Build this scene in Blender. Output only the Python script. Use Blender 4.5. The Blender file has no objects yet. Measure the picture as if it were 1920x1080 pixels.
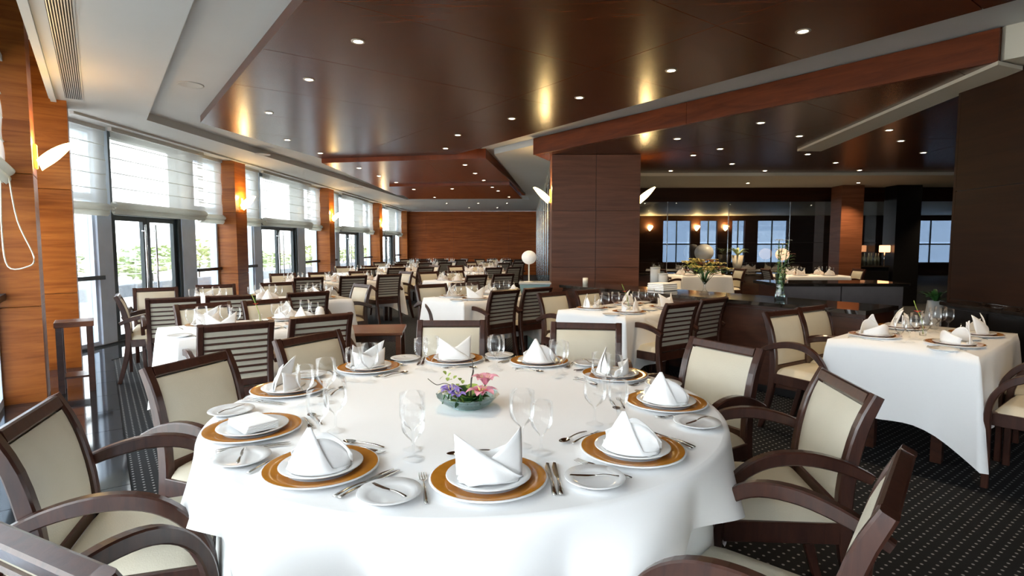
import bpy, bmesh, math, random
from math import sin, cos, pi, radians, atan2, sqrt
from mathutils import Vector, Matrix

random.seed(11)
SC = bpy.context.scene
COL = SC.collection

# ------------------------------------------------------------------ camera, world, exposure
FPX, CAM_H = 1050.0, 1.40
cam_d = bpy.data.cameras.new('camera')
cam = bpy.data.objects.new('camera', cam_d)
COL.objects.link(cam)
cam_d.sensor_width = 36.0
cam_d.lens = 36.0 * FPX / 1920.0
cam_d.clip_start = 0.02
cam_d.clip_end = 300
cam.location = (0, 0, CAM_H)
cam.rotation_euler = (radians(90 - 4.357), 0, radians(1.36))
SC.camera = cam

world = bpy.data.worlds.new('overcast_sky')
SC.world = world
world.use_nodes = True
wn = world.node_tree.nodes
wbg = wn['Background']
wbg.inputs['Color'].default_value = (0.93, 0.965, 1.0, 1)
wbg.inputs['Strength'].default_value = 5.2

SC.view_settings.view_transform = 'Standard'
SC.view_settings.look = 'None'
SC.view_settings.gamma = 1.0
SC.view_settings.use_curve_mapping = False
SC.view_settings.exposure = 0.62
SC.cycles.use_denoising = True
SC.cycles.transparent_max_bounces = 24
SC.cycles.max_bounces = 10
SC.cycles.diffuse_bounces = 5
SC.cycles.glossy_bounces = 4
SC.cycles.sample_clamp_indirect = 6.0
SPOT_W = 46.0
SCONCE_W = 9.0


# ------------------------------------------------------------------ materials
MATS = {}


def new_mat(name):
    m = bpy.data.materials.new(name)
    m.use_nodes = True
    nt = m.node_tree
    return m, nt, nt.nodes['Principled BSDF']


def plain(name, col, rough=0.5, metal=0.0, spec=0.5, emit=None, estr=0.0, bump=0.0, bscale=60.0, var=0.0, vscale=6.0, sheen=0.0):
    m, nt, b = new_mat(name)
    b.inputs['Base Color'].default_value = (*col, 1)
    b.inputs['Roughness'].default_value = rough
    b.inputs['Metallic'].default_value = metal
    b.inputs['Specular IOR Level'].default_value = spec
    if sheen:
        b.inputs['Sheen Weight'].default_value = sheen
    if emit:
        b.inputs['Emission Color'].default_value = (*emit, 1)
        b.inputs['Emission Strength'].default_value = estr
    tc = nt.nodes.new('ShaderNodeTexCoord')
    if var > 0:
        n = nt.nodes.new('ShaderNodeTexNoise')
        n.inputs['Scale'].default_value = vscale
        n.inputs['Detail'].default_value = 4
        nt.links.new(tc.outputs['Object'], n.inputs['Vector'])
        r = nt.nodes.new('ShaderNodeValToRGB')
        r.color_ramp.elements[0].position = 0.3
        r.color_ramp.elements[1].position = 0.7
        r.color_ramp.elements[0].color = (*[c * (1 - var) for c in col], 1)
        r.color_ramp.elements[1].color = (*[min(1, c * (1 + var)) for c in col], 1)
        nt.links.new(n.outputs['Fac'], r.inputs['Fac'])
        nt.links.new(r.outputs['Color'], b.inputs['Base Color'])
    if bump > 0:
        n2 = nt.nodes.new('ShaderNodeTexNoise')
        n2.inputs['Scale'].default_value = bscale
        n2.inputs['Detail'].default_value = 3
        nt.links.new(tc.outputs['Object'], n2.inputs['Vector'])
        bp = nt.nodes.new('ShaderNodeBump')
        bp.inputs['Strength'].default_value = bump
        bp.inputs['Distance'].default_value = 0.01
        nt.links.new(n2.outputs['Fac'], bp.inputs['Height'])
        nt.links.new(bp.outputs['Normal'], b.inputs['Normal'])
    MATS[name] = m
    return m


def wood(name, dark, light, rough=0.35, stretch=(1, 1, 14), rot=0.0, scale=2.2, spec=0.5, coat=0.0, aniso=0.0):
    m, nt, b = new_mat(name)
    tc = nt.nodes.new('ShaderNodeTexCoord')
    mp = nt.nodes.new('ShaderNodeMapping')
    mp.inputs['Scale'].default_value = stretch
    mp.inputs['Rotation'].default_value = (0, 0, rot)
    nt.links.new(tc.outputs['Object'], mp.inputs['Vector'])
    n = nt.nodes.new('ShaderNodeTexNoise')
    n.inputs['Scale'].default_value = scale
    n.inputs['Detail'].default_value = 7
    n.inputs['Roughness'].default_value = 0.62
    n.inputs['Distortion'].default_value = 0.8
    nt.links.new(mp.outputs['Vector'], n.inputs['Vector'])
    r = nt.nodes.new('ShaderNodeValToRGB')
    r.color_ramp.elements[0].position = 0.32
    r.color_ramp.elements[1].position = 0.70
    r.color_ramp.elements[0].color = (*dark, 1)
    r.color_ramp.elements[1].color = (*light, 1)
    nt.links.new(n.outputs['Fac'], r.inputs['Fac'])
    oi = nt.nodes.new('ShaderNodeObjectInfo')
    hv = nt.nodes.new('ShaderNodeHueSaturation')
    ma = nt.nodes.new('ShaderNodeMapRange')
    ma.inputs['To Min'].default_value = 0.95
    ma.inputs['To Max'].default_value = 1.05
    nt.links.new(oi.outputs['Random'], ma.inputs['Value'])
    nt.links.new(ma.outputs['Result'], hv.inputs['Value'])
    nt.links.new(r.outputs['Color'], hv.inputs['Color'])
    nt.links.new(hv.outputs['Color'], b.inputs['Base Color'])
    b.inputs['Roughness'].default_value = rough
    b.inputs['Specular IOR Level'].default_value = spec
    if coat:
        b.inputs['Coat Weight'].default_value = coat
        b.inputs['Coat Roughness'].default_value = 0.12
    bp = nt.nodes.new('ShaderNodeBump')
    bp.inputs['Strength'].default_value = 0.04
    bp.inputs['Distance'].default_value = 0.01
    nt.links.new(n.outputs['Fac'], bp.inputs['Height'])
    nt.links.new(bp.outputs['Normal'], b.inputs['Normal'])
    MATS[name] = m
    return m


def thin_glass(name, tint=(1, 1, 1), refl=1.0, rough=0.0, base=0.03):
    """thin-walled clear glass: tinted transmission with fresnel reflection"""
    m = bpy.data.materials.new(name)
    m.use_nodes = True
    nt = m.node_tree
    nt.nodes.clear()
    out = nt.nodes.new('ShaderNodeOutputMaterial')
    tr = nt.nodes.new('ShaderNodeBsdfTransparent')
    tr.inputs['Color'].default_value = (*tint, 1)
    gl = nt.nodes.new('ShaderNodeBsdfGlossy')
    gl.inputs['Roughness'].default_value = rough
    gl.inputs['Color'].default_value = (1, 1, 1, 1)
    lw = nt.nodes.new('ShaderNodeLayerWeight')
    lw.inputs['Blend'].default_value = 0.25
    mr = nt.nodes.new('ShaderNodeMapRange')
    mr.inputs['To Min'].default_value = base
    mr.inputs['To Max'].default_value = min(1.0, 0.75 * refl)
    nt.links.new(lw.outputs['Fresnel'], mr.inputs['Value'])
    mx = nt.nodes.new('ShaderNodeMixShader')
    nt.links.new(mr.outputs['Result'], mx.inputs['Fac'])
    nt.links.new(tr.outputs[0], mx.inputs[1])
    nt.links.new(gl.outputs[0], mx.inputs[2])
    nt.links.new(mx.outputs[0], out.inputs['Surface'])
    MATS[name] = m
    return m


def sheer(name, col, transp, transl):
    m = bpy.data.materials.new(name)
    m.use_nodes = True
    nt = m.node_tree
    nt.nodes.clear()
    out = nt.nodes.new('ShaderNodeOutputMaterial')
    tr = nt.nodes.new('ShaderNodeBsdfTransparent')
    tl = nt.nodes.new('ShaderNodeBsdfTranslucent')
    tl.inputs['Color'].default_value = (*col, 1)
    df = nt.nodes.new('ShaderNodeBsdfDiffuse')
    tc = nt.nodes.new('ShaderNodeTexCoord')
    wv = nt.nodes.new('ShaderNodeTexNoise')
    wv.inputs['Scale'].default_value = 90
    nt.links.new(tc.outputs['Object'], wv.inputs['Vector'])
    rp = nt.nodes.new('ShaderNodeValToRGB')
    rp.color_ramp.elements[0].color = (*[c * 0.94 for c in col], 1)
    rp.color_ramp.elements[1].color = (*col, 1)
    nt.links.new(wv.outputs['Fac'], rp.inputs['Fac'])
    nt.links.new(rp.outputs['Color'], df.inputs['Color'])
    m1 = nt.nodes.new('ShaderNodeMixShader')
    m1.inputs['Fac'].default_value = transl
    nt.links.new(df.outputs[0], m1.inputs[1])
    nt.links.new(tl.outputs[0], m1.inputs[2])
    m2 = nt.nodes.new('ShaderNodeMixShader')
    m2.inputs['Fac'].default_value = transp
    nt.links.new(m1.outputs[0], m2.inputs[1])
    nt.links.new(tr.outputs[0], m2.inputs[2])
    nt.links.new(m2.outputs[0], out.inputs['Surface'])
    MATS[name] = m
    return m


TH = radians(37.8)                       # the slanted walls and ceiling bands run at this angle
U2 = Vector((-sin(TH), cos(TH), 0))      # along the slanted window wall, away from the camera
U1 = Vector((cos(TH), sin(TH), 0))       # square to it, into the room


def carpet_mat():
    m, nt, b = new_mat('carpet')
    tc = nt.nodes.new('ShaderNodeTexCoord')
    mp = nt.nodes.new('ShaderNodeMapping')
    mp.vector_type = 'TEXTURE'
    mp.inputs['Rotation'].default_value = (0, 0, TH)
    nt.links.new(tc.outputs['Object'], mp.inputs['Vector'])
    vm = nt.nodes.new('ShaderNodeVectorMath')
    vm.operation = 'SCALE'
    vm.inputs['Scale'].default_value = 1 / 0.045
    nt.links.new(mp.outputs['Vector'], vm.inputs[0])
    fr = nt.nodes.new('ShaderNodeVectorMath')
    fr.operation = 'FRACTION'
    nt.links.new(vm.outputs['Vector'], fr.inputs[0])
    sb = nt.nodes.new('ShaderNodeVectorMath')
    sb.operation = 'SUBTRACT'
    sb.inputs[1].default_value = (0.5, 0.5, 0)
    nt.links.new(fr.outputs['Vector'], sb.inputs[0])
    sp = nt.nodes.new('ShaderNodeSeparateXYZ')
    nt.links.new(sb.outputs['Vector'], sp.inputs[0])
    cb = nt.nodes.new('ShaderNodeCombineXYZ')
    nt.links.new(sp.outputs['X'], cb.inputs['X'])
    nt.links.new(sp.outputs['Y'], cb.inputs['Y'])
    ln = nt.nodes.new('ShaderNodeVectorMath')
    ln.operation = 'LENGTH'
    nt.links.new(cb.outputs['Vector'], ln.inputs[0])
    lt = nt.nodes.new('ShaderNodeMapRange')
    lt.inputs['From Min'].default_value = 0.10
    lt.inputs['From Max'].default_value = 0.17
    lt.inputs['To Min'].default_value = 1.0
    lt.inputs['To Max'].default_value = 0.0
    nt.links.new(ln.outputs['Value'], lt.inputs['Value'])
    nz = nt.nodes.new('ShaderNodeTexNoise')
    nz.inputs['Scale'].default_value = 240
    nt.links.new(tc.outputs['Object'], nz.inputs['Vector'])
    rp = nt.nodes.new('ShaderNodeValToRGB')
    rp.color_ramp.elements[0].color = (0.0025, 0.003, 0.004, 1)
    rp.color_ramp.elements[1].color = (0.009, 0.010, 0.013, 1)
    nt.links.new(nz.outputs['Fac'], rp.inputs['Fac'])
    mx = nt.nodes.new('ShaderNodeMix')
    mx.data_type = 'RGBA'
    nt.links.new(lt.outputs['Result'], mx.inputs['Factor'])
    nt.links.new(rp.outputs['Color'], mx.inputs['A'])
    mx.inputs['B'].default_value = (0.30, 0.30, 0.30, 1)
    nt.links.new(mx.outputs['Result'], b.inputs['Base Color'])
    b.inputs['Roughness'].default_value = 0.75
    b.inputs['Specular IOR Level'].default_value = 0.12
    b.inputs['Sheen Weight'].default_value = 0.02
    bp = nt.nodes.new('ShaderNodeBump')
    bp.inputs['Strength'].default_value = 0.3
    bp.inputs['Distance'].default_value = 0.004
    nt.links.new(nz.outputs['Fac'], bp.inputs['Height'])
    nt.links.new(bp.outputs['Normal'], b.inputs['Normal'])
    MATS['carpet'] = m


carpet_mat()
plain('granite', (0.016, 0.018, 0.022), 0.07, spec=0.7, var=0.5, vscale=25)
plain('white_paint', (0.49, 0.495, 0.485), 0.6, var=0.02, vscale=2)
plain('beige_paint', (0.60, 0.54, 0.43), 0.55, var=0.02, vscale=2)
plain('grille_metal', (0.42, 0.40, 0.37), 0.4, metal=0.3)
plain('dark_void', (0.02, 0.02, 0.02), 0.8)
wood('wood_wall', (0.24, 0.050, 0.009), (0.52, 0.135, 0.026), 0.38, stretch=(0.5, 0.5, 9), scale=2.0, spec=0.25)
wood('wood_column', (0.21, 0.052, 0.008), (0.42, 0.135, 0.024), 0.36, stretch=(0.6, 0.6, 8), scale=2.2, spec=0.3)
wood('wood_pillar', (0.120, 0.040, 0.018), (0.215, 0.080, 0.040), 0.36, stretch=(0.5, 0.5, 9), scale=2.0, spec=0.3)
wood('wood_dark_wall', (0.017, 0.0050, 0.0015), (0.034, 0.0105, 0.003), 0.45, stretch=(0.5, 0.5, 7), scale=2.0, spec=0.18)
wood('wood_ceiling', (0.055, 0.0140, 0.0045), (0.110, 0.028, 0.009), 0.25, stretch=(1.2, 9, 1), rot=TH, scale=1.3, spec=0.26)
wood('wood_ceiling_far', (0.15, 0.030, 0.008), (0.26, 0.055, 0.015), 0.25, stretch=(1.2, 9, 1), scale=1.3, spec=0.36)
wood('wood_beam', (0.085, 0.0165, 0.004), (0.17, 0.036, 0.009), 0.38, stretch=(1, 1, 8), scale=1.6, spec=0.25)
wood('wood_chair', (0.030, 0.0105, 0.0075), (0.066, 0.024, 0.015), 0.28, stretch=(6, 6, 1.2), scale=5, coat=0.22)
wood('wood_counter', (0.036, 0.013, 0.008), (0.075, 0.028, 0.017), 0.28, stretch=(1, 1, 6), scale=3, coat=0.15)
plain('counter_top', (0.02, 0.016, 0.014), 0.06, spec=0.7, var=0.3)
plain('counter_grey', (0.16, 0.14, 0.14), 0.35, var=0.1)
plain('leather', (0.60, 0.555, 0.445), 0.42, bump=0.12, bscale=220, var=0.03)
plain('leather_pale', (0.72, 0.70, 0.62), 0.45, bump=0.12, bscale=220, var=0.03)
plain('linen', (0.925, 0.93, 0.94), 0.85, bump=0.05, bscale=500, sheen=0.1)
plain('linen_under', (0.80, 0.815, 0.81), 0.85, bump=0.05, bscale=500)
plain('napkin_cloth', (0.92, 0.92, 0.92), 0.85, bump=0.06, bscale=400)
plain('porcelain', (0.80, 0.81, 0.82), 0.12, spec=0.5)
plain('amber_glaze', (0.45, 0.175, 0.018), 0.10, spec=0.55, var=0.08, vscale=40)
plain('silver', (0.60, 0.58, 0.55), 0.16, metal=1.0)
plain('steel_frame', (0.60, 0.71, 0.86), 0.45, var=0.05)
plain('dark_frame', (0.022, 0.034, 0.040), 0.35)
plain('black', (0.006, 0.006, 0.007), 0.3)
plain('chrome', (0.75, 0.76, 0.78), 0.2, metal=1.0)
plain('terrace_stone', (0.62, 0.62, 0.60), 0.8, var=0.08, vscale=3)
plain('terrace_wall', (0.17, 0.19, 0.215), 0.8, var=0.1)
plain('leaf_green', (0.42, 0.50, 0.26), 0.6, var=0.3, vscale=4)
plain('leaf_dark', (0.035, 0.12, 0.028), 0.45, var=0.3, vscale=20)
plain('leaf_pale', (0.30, 0.40, 0.08), 0.5, var=0.2, vscale=20)
plain('petal_pink', (0.76, 0.33, 0.42), 0.5, var=0.2, vscale=30)
plain('petal_rose', (0.62, 0.08, 0.14), 0.5, var=0.2, vscale=30)
plain('petal_violet', (0.31, 0.22, 0.66), 0.5, var=0.2, vscale=30)
plain('petal_yellow', (0.72, 0.60, 0.20), 0.5, var=0.2, vscale=30)
plain('petal_brown', (0.30, 0.10, 0.05), 0.5, var=0.2, vscale=30)
plain('petal_red', (0.65, 0.03, 0.03), 0.5)
plain('petal_white', (0.80, 0.75, 0.62), 0.5, var=0.1, vscale=30)
plain('twig', (0.07, 0.06, 0.045), 0.6)
plain('lamp_globe', (0.78, 0.77, 0.74), 0.35, emit=(1, 0.93, 0.82), estr=0.15)
plain('lamp_globe_warm', (0.75, 0.60, 0.48), 0.35, emit=(1, 0.62, 0.40), estr=0.6)
plain('teal_paint', (0.20, 0.33, 0.36), 0.5, var=0.05)
plain('grey_ceramic', (0.45, 0.46, 0.46), 0.4, var=0.05)
plain('speaker_mesh', (0.48, 0.48, 0.46), 0.7)
plain('downlight_glow', (1, 0.9, 0.7), 0.4, emit=(1.0, 0.86, 0.62), estr=28)
plain('bezel', (0.55, 0.50, 0.42), 0.35, metal=0.6)
plain('sconce_glow', (1, 0.93, 0.80), 0.4, emit=(1.0, 0.74, 0.30), estr=9)
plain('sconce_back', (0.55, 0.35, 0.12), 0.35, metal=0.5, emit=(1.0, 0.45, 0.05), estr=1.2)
plain('orange_shade', (0.8, 0.4, 0.2), 0.5, emit=(1.0, 0.42, 0.18), estr=2.5)
plain('bottle_dark', (0.05, 0.06, 0.05), 0.1, spec=0.7)
thin_glass('glassware', (0.985, 0.99, 0.992), 0.75, base=0.012)
thin_glass('window_glass', (0.96, 0.98, 0.98), 0.7, base=0.03)
thin_glass('partition_glass', (0.74, 0.76, 0.76), 0.6, base=0.12)
thin_glass('lounge_glass', (0.30, 0.35, 0.42), 0.5, base=0.05)
thin_glass('bowl_glass', (0.80, 0.93, 0.93), 1.0, base=0.06)
sheer('blind_sheer', (0.78, 0.78, 0.74), 0.40, 0.42)
sheer('blind_fold', (0.72, 0.72, 0.66), 0.10, 0.45)
M = MATS


# ------------------------------------------------------------------ mesh helpers
class MB:
    def __init__(self):
        self.v, self.f, self.s = [], [], []

    def add(self, vs, fs, smooth=False):
        o = len(self.v)
        self.v += [tuple(p) for p in vs]
        self.f += [tuple(i + o for i in f) for f in fs]
        self.s += [smooth] * len(fs)
        return self

    def box(self, c, d, rz=0.0, bev=0.0):
        x, y, z = d[0] / 2, d[1] / 2, d[2] / 2
        if bev <= 0:
            vs = [(a * x, b * y, e * z) for e in (-1, 1) for a, b in ((-1, -1), (1, -1), (1, 1), (-1, 1))]
            fs = [(3, 2, 1, 0), (4, 5, 6, 7), (0, 1, 5, 4), (1, 2, 6, 5), (2, 3, 7, 6), (3, 0, 4, 7)]
        else:
            bv = min(bev, x * .9, y * .9, z * .9)
            ring = lambda i, zz: [(a * (x - i) + 0, b * (y - i), zz) for a, b in ((-1, -1), (1, -1), (1, 1), (-1, 1))]
            vs = ring(bv, -z) + ring(0, -z + bv) + ring(0, z - bv) + ring(bv, z)
            fs = [(3, 2, 1, 0), (12, 13, 14, 15)]
            for k in range(3):
                for i in range(4):
                    a, b2 = k * 4 + i, k * 4 + (i + 1) % 4
                    fs.append((a, b2, b2 + 4, a + 4))
        ca, sa = cos(rz), sin(rz)
        vs = [(c[0] + p[0] * ca - p[1] * sa, c[1] + p[0] * sa + p[1] * ca, c[2] + p[2]) for p in vs]
        return self.add(vs, fs)

    def prism(self, poly, z0, z1):
        """vertical extrusion of a flat polygon"""
        ar = sum(poly[i][0] * poly[(i + 1) % len(poly)][1] - poly[(i + 1) % len(poly)][0] * poly[i][1] for i in range(len(poly)))
        if ar < 0:
            poly = poly[::-1]
        n = len(poly)
        vs = [(p[0], p[1], z0) for p in poly] + [(p[0], p[1], z1) for p in poly]
        fs = [tuple(range(n - 1, -1, -1)), tuple(range(n, 2 * n))]
        fs += [(i, (i + 1) % n, n + (i + 1) % n, n + i) for i in range(n)]
        return self.add(vs, fs)

    def lathe(self, prof, n=24, c=(0, 0, 0), smooth=True, close=False):
        vs, fs = [], []
        for r, z in prof:
            for i in range(n):
                a = 2 * pi * i / n
                vs.append((c[0] + r * cos(a), c[1] + r * sin(a), c[2] + z))
        for k in range(len(prof) - 1):
            for i in range(n):
                j = (i + 1) % n
                fs.append((k * n + i, k * n + j, k * n + n + j, k * n + n + i))
        if close:
            fs.append(tuple(range(n - 1, -1, -1)))
            o = (len(prof) - 1) * n
            fs.append(tuple(range(o, o + n)))
        return self.add(vs, fs, smooth)

    def tube(self, pts, r, n=6, smooth=True):
        pts = [Vector(p) for p in pts]
        rs = r if isinstance(r, (list, tuple)) else [r] * len(pts)
        vs, fs = [], []
        up = Vector((0, 0, 1))
        for k, p in enumerate(pts):
            t = (pts[min(k + 1, len(pts) - 1)] - pts[max(k - 1, 0)]).normalized()
            a = t.cross(up)
            if a.length < 1e-3:
                a = t.cross(Vector((1, 0, 0)))
            a.normalize()
            b = t.cross(a)
            for i in range(n):
                w = 2 * pi * i / n
                vs.append(p + (a * cos(w) + b * sin(w)) * rs[k])
        for k in range(len(pts) - 1):
            for i in range(n):
                j = (i + 1) % n
                fs.append((k * n + i, k * n + j, k * n + n + j, k * n + n + i))
        fs.append(tuple(range(n - 1, -1, -1)))
        o = (len(pts) - 1) * n
        fs.append(tuple(range(o, o + n)))
        return self.add(vs, fs, smooth)

    def sweep(self, pts, sec, side=None, ch=0.006):
        """chamfered rectangular bar along a path; sec = list of (width sideways, thickness)"""
        pts = [Vector(p) for p in pts]
        vs, fs = [], []
        for k, p in enumerate(pts):
            t = (pts[min(k + 1, len(pts) - 1)] - pts[max(k - 1, 0)]).normalized()
            a = Vector(side or (1, 0, 0))
            a = (a - t * a.dot(t)).normalized()
            b = t.cross(a)
            w, h = sec[k] if isinstance(sec, list) else sec
            w, h = w / 2, h / 2
            c = min(ch, w * .7, h * .7)
            for x, y in ((-w + c, -h), (w - c, -h), (w, -h + c), (w, h - c), (w - c, h), (-w + c, h), (-w, h - c), (-w, -h + c)):
                vs.append(p + a * x + b * y)
        n = 8
        for k in range(len(pts) - 1):
            for i in range(n):
                j = (i + 1) % n
                fs.append((k * n + i, k * n + j, k * n + n + j, k * n + n + i))
        fs.append(tuple(range(n - 1, -1, -1)))
        o = (len(pts) - 1) * n
        fs.append(tuple(range(o, o + n)))
        return self.add(vs, fs)

    def grid(self, fn, nu, nv, smooth=True, closed_u=False):
        vs = [fn(i / (nu if closed_u else nu - 1), j / (nv - 1)) for j in range(nv) for i in range(nu)]
        fs = []
        for j in range(nv - 1):
            for i in range(nu if closed_u else nu - 1):
                k = (i + 1) % nu
                fs.append((j * nu + i, j * nu + k, j * nu + nu + k, j * nu + nu + i))
        return self.add(vs, fs, smooth)

    def mesh(self, name, mat):
        me = bpy.data.meshes.new(name)
        me.from_pydata(self.v, [], self.f)
        me.polygons.foreach_set('use_smooth', self.s)
        bm = bmesh.new()
        bm.from_mesh(me)
        bmesh.ops.recalc_face_normals(bm, faces=bm.faces)
        bm.to_mesh(me)
        bm.free()
        me.materials.append(M[mat] if isinstance(mat, str) else mat)
        me.update()
        return me

    def build(self, name, mat, parent=None, loc=None, rz=None):
        return put(name, self.mesh(name, mat), parent, loc, rz)


def put(name, me, parent=None, loc=None, rz=None):
    o = bpy.data.objects.new(name, me)
    COL.objects.link(o)
    if parent:
        o.parent = parent
    if loc is not None:
        o.location = loc
    if rz is not None:
        o.rotation_euler = (0, 0, rz)
    return o


def solid(o, t, off=0.0):
    md = o.modifiers.new('thickness', 'SOLIDIFY')
    md.thickness = t
    md.offset = off
    return o


def tag(o, label, cat, group=None, kind=None):
    o['label'] = label
    o['category'] = cat
    if group:
        o['group'] = group
    if kind:
        o['kind'] = kind
    return o


def thing(name, label, cat, loc=(0, 0, 0), rz=0.0, group=None):
    o = bpy.data.objects.new(name, None)
    COL.objects.link(o)
    o.location = loc
    o.rotation_euler = (0, 0, rz)
    o.empty_display_size = 0.1
    return tag(o, label, cat, group)


def struct(o, label=None):
    o['kind'] = 'structure'
    if label:
        o['label'] = label
    return o


def sempty(name, label, loc=(0, 0, 0)):
    o = bpy.data.objects.new(name, None)
    COL.objects.link(o)
    o.location = loc
    return struct(o, label)


def dup(root, loc, rz, label, group=None):
    r = root.copy()
    COL.objects.link(r)
    r.location = loc
    r.rotation_euler = (0, 0, rz)
    r['label'] = label
    if group:
        r['group'] = group
    for ch in KIDS.get(root.name, []):
        c = ch.copy()
        COL.objects.link(c)
        c.parent = r
        for g in KIDS.get(ch.name, []):
            d = g.copy()
            COL.objects.link(d)
            d.parent = c
    return r


KIDS = {}


def note_kids(root):
    """remember the parts of a thing that will be copied"""
    KIDS[root.name] = [o for o in COL.objects if o.parent == root]
    for ch in KIDS[root.name]:
        k = [o for o in COL.objects if o.parent == ch]
        if k:
            KIDS[ch.name] = k


def catmull(pts, n=5):
    pts = [Vector(p) for p in pts]
    out = []
    for i in range(len(pts) - 1):
        p0, p1, p2, p3 = pts[max(i - 1, 0)], pts[i], pts[i + 1], pts[min(i + 2, len(pts) - 1)]
        for k in range(n):
            t = k / n
            out.append(0.5 * ((2 * p1) + (p2 - p0) * t + (2 * p0 - 5 * p1 + 4 * p2 - p3) * t * t + (3 * p1 - p0 - 3 * p2 + p3) * t ** 3))
    out.append(pts[-1])
    return out


def clip_poly(sub, clip):
    """convex clip of polygon sub by convex polygon clip (2-D)"""
    ar = sum(clip[i][0] * clip[(i + 1) % len(clip)][1] - clip[(i + 1) % len(clip)][0] * clip[i][1] for i in range(len(clip)))
    if ar < 0:
        clip = clip[::-1]
    out = list(sub)
    for i in range(len(clip)):
        a, b = clip[i], clip[(i + 1) % len(clip)]
        side = lambda p: (b[0] - a[0]) * (p[1] - a[1]) - (b[1] - a[1]) * (p[0] - a[0])
        inp, out = out, []
        for k in range(len(inp)):
            p, q = inp[k], inp[(k + 1) % len(inp)]
            sp_, sq = side(p), side(q)
            if sp_ >= 0:
                out.append(p)
            if sp_ * sq < 0:
                t = sp_ / (sp_ - sq)
                out.append((p[0] + (q[0] - p[0]) * t, p[1] + (q[1] - p[1]) * t))
        if not out:
            return []
    return out


def lin(p, d, s):
    return (p[0] + d[0] * s, p[1] + d[1] * s)


ORD = ['first', 'second', 'third', 'fourth', 'fifth', 'sixth', 'seventh', 'eighth', 'ninth', 'tenth', 'eleventh', 'twelfth', 'thirteenth', 'fourteenth']

# ================================================================== STRUCTURE
PN = (-4.25, 4.9)                 # a point on the front line of the slanted window wall
CORNER = (-5.5, 6.51)             # where it meets the straight window wall
XW, XG = -5.5, -5.92              # column front line and glass line of the straight window wall
YF = 26.5                         # far wall
Z_SOFFIT, Z_CEIL, Z_PANEL = 3.0, 3.10, 3.01
XR = 4.0                          # right wall
NEAR_END = lin(PN, U2, -13.45)    # slanted wall meets right wall here

# floor: carpet everywhere inside
fl = MB().prism([lin(lin(PN, U2, -14.2), U1, -0.45), lin(lin(PN, U2, 2.35), U1, -0.45), (XG - 0.05, 7.0), (XG - 0.05, YF + 0.1), (0.5, YF + 0.1),
                 (0.5, 27.3), (21, 27.3), (21, 5.2), (4.3, 5.2), (4.3, -7)], -0.12, 0.0)
struct(fl.build('floor', 'carpet'), 'black carpet with rows of tiny white dots')

# polished granite strip along the windows, laid in slabs
gs = sempty('floor_stone', 'polished black granite strip along the window walls')
SLAB = 0.62
tile_w = MB().box((0, 0, 0.003), (0.42 + 0.45 - 0.006, SLAB - 0.006, 0.006)).mesh('tile', 'granite')
n_near = int(16.0 / SLAB)
for k in range(n_near):
    t = 1.75 - SLAB * (k + 0.5)
    c = lin(lin(PN, U2, t), U1, 0.015)
    put('tile', tile_w, gs, (c[0], c[1], 0), TH)
for k in range(int(19.3 / SLAB)):
    put('tile', tile_w, gs, (-5.485, 7.0 + SLAB * (k + 0.5), 0), 0)
MB().prism([(-5.92, 7.0), (-5.05, 7.0), (-5.05, 6.62), lin(lin(PN, U2, 1.75), U1, 0.45), lin(lin(PN, U2, 1.75), U1, -0.42), (-5.92, 6.6)], 0, 0.006).build('tile', 'granite', gs)

# ceilings
FN0, FN1 = lin(PN, U2, 2.04), lin(PN, U2, -14.3)
sky_block_slab = MB().prism([FN0, (-6.4, 6.6), (-6.4, 27.6), (21, 27.6), (21, -7.4), (4.6, -7.4), FN1], 3.16, 3.3)  # unseen slab added over the ceilings to keep sky light out
struct(sky_block_slab.build('sky_block_slab', 'dark_void'))
ce = MB().prism([FN0, (-6.2, 6.6), (-6.2, 26.8), (0.5, 26.8), (0.5, 11.1), (4.3, 11.1), (4.3, -6.6), FN1], Z_CEIL, 3.16)
struct(ce.build('ceiling', 'white_paint'), 'white plaster ceiling with stepped recess')

ST1, ST2 = (-4.85, 7.2), (-4.15, 19.8)
st0 = lin(ST1, U2, -15.5)
outer = lin(lin(PN, U2, -14.0), U1, -0.45)
so = MB()
so.prism([FN0, lin(PN, U2, -14.0), st0, ST1], Z_SOFFIT, Z_CEIL)
so.prism([FN0, ST1, ST2, (-4.15, YF), (-6.0, YF), (-6.0, 6.75)], Z_SOFFIT, Z_CEIL)
so.prism([(-4.15, 19.8), (0.5, 19.8), (0.5, YF), (-4.15, YF)], Z_SOFFIT, Z_CEIL)
so.prism([(-0.55, 10.0), (0.15, 9.1), (0.6, 9.1), (1.05, 11.28), (0.5, 11.29), (0.5, 19.8), (0.15, 19.8)], Z_SOFFIT, Z_CEIL)
struct(so.build('ceiling_soffit', 'white_paint'), 'lower white soffit band above the windows')
# tall recess above the slanted windows where the blinds are hung
pk = MB()
pk.prism([lin(FN0, U1, 0.0), FN1, lin(FN1, U1, -0.70), lin(FN0, U1, -0.70)], 3.62, 3.70)
pk.prism([lin(FN0, U1, -0.36), lin(FN1, U1, -0.36), lin(FN1, U1, -0.56), lin(FN0, U1, -0.56)], 3.0, 3.62)
pk.prism([lin(FN0, U1, 0.0), FN1, lin(FN1, U1, 0.04), lin(FN0, U1, 0.04)], 3.10, 3.62)
pk.prism([lin(FN0, U1, 0.04), lin(FN0, U1, -0.70), lin(lin(FN0, U2, 0.12), U1, -0.70), lin(lin(FN0, U2, 0.12), U1, 0.04)], 3.0, 3.70)
struct(pk.build('blind_recess', 'white_paint'), 'blind recess above the slanted window wall')
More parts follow.
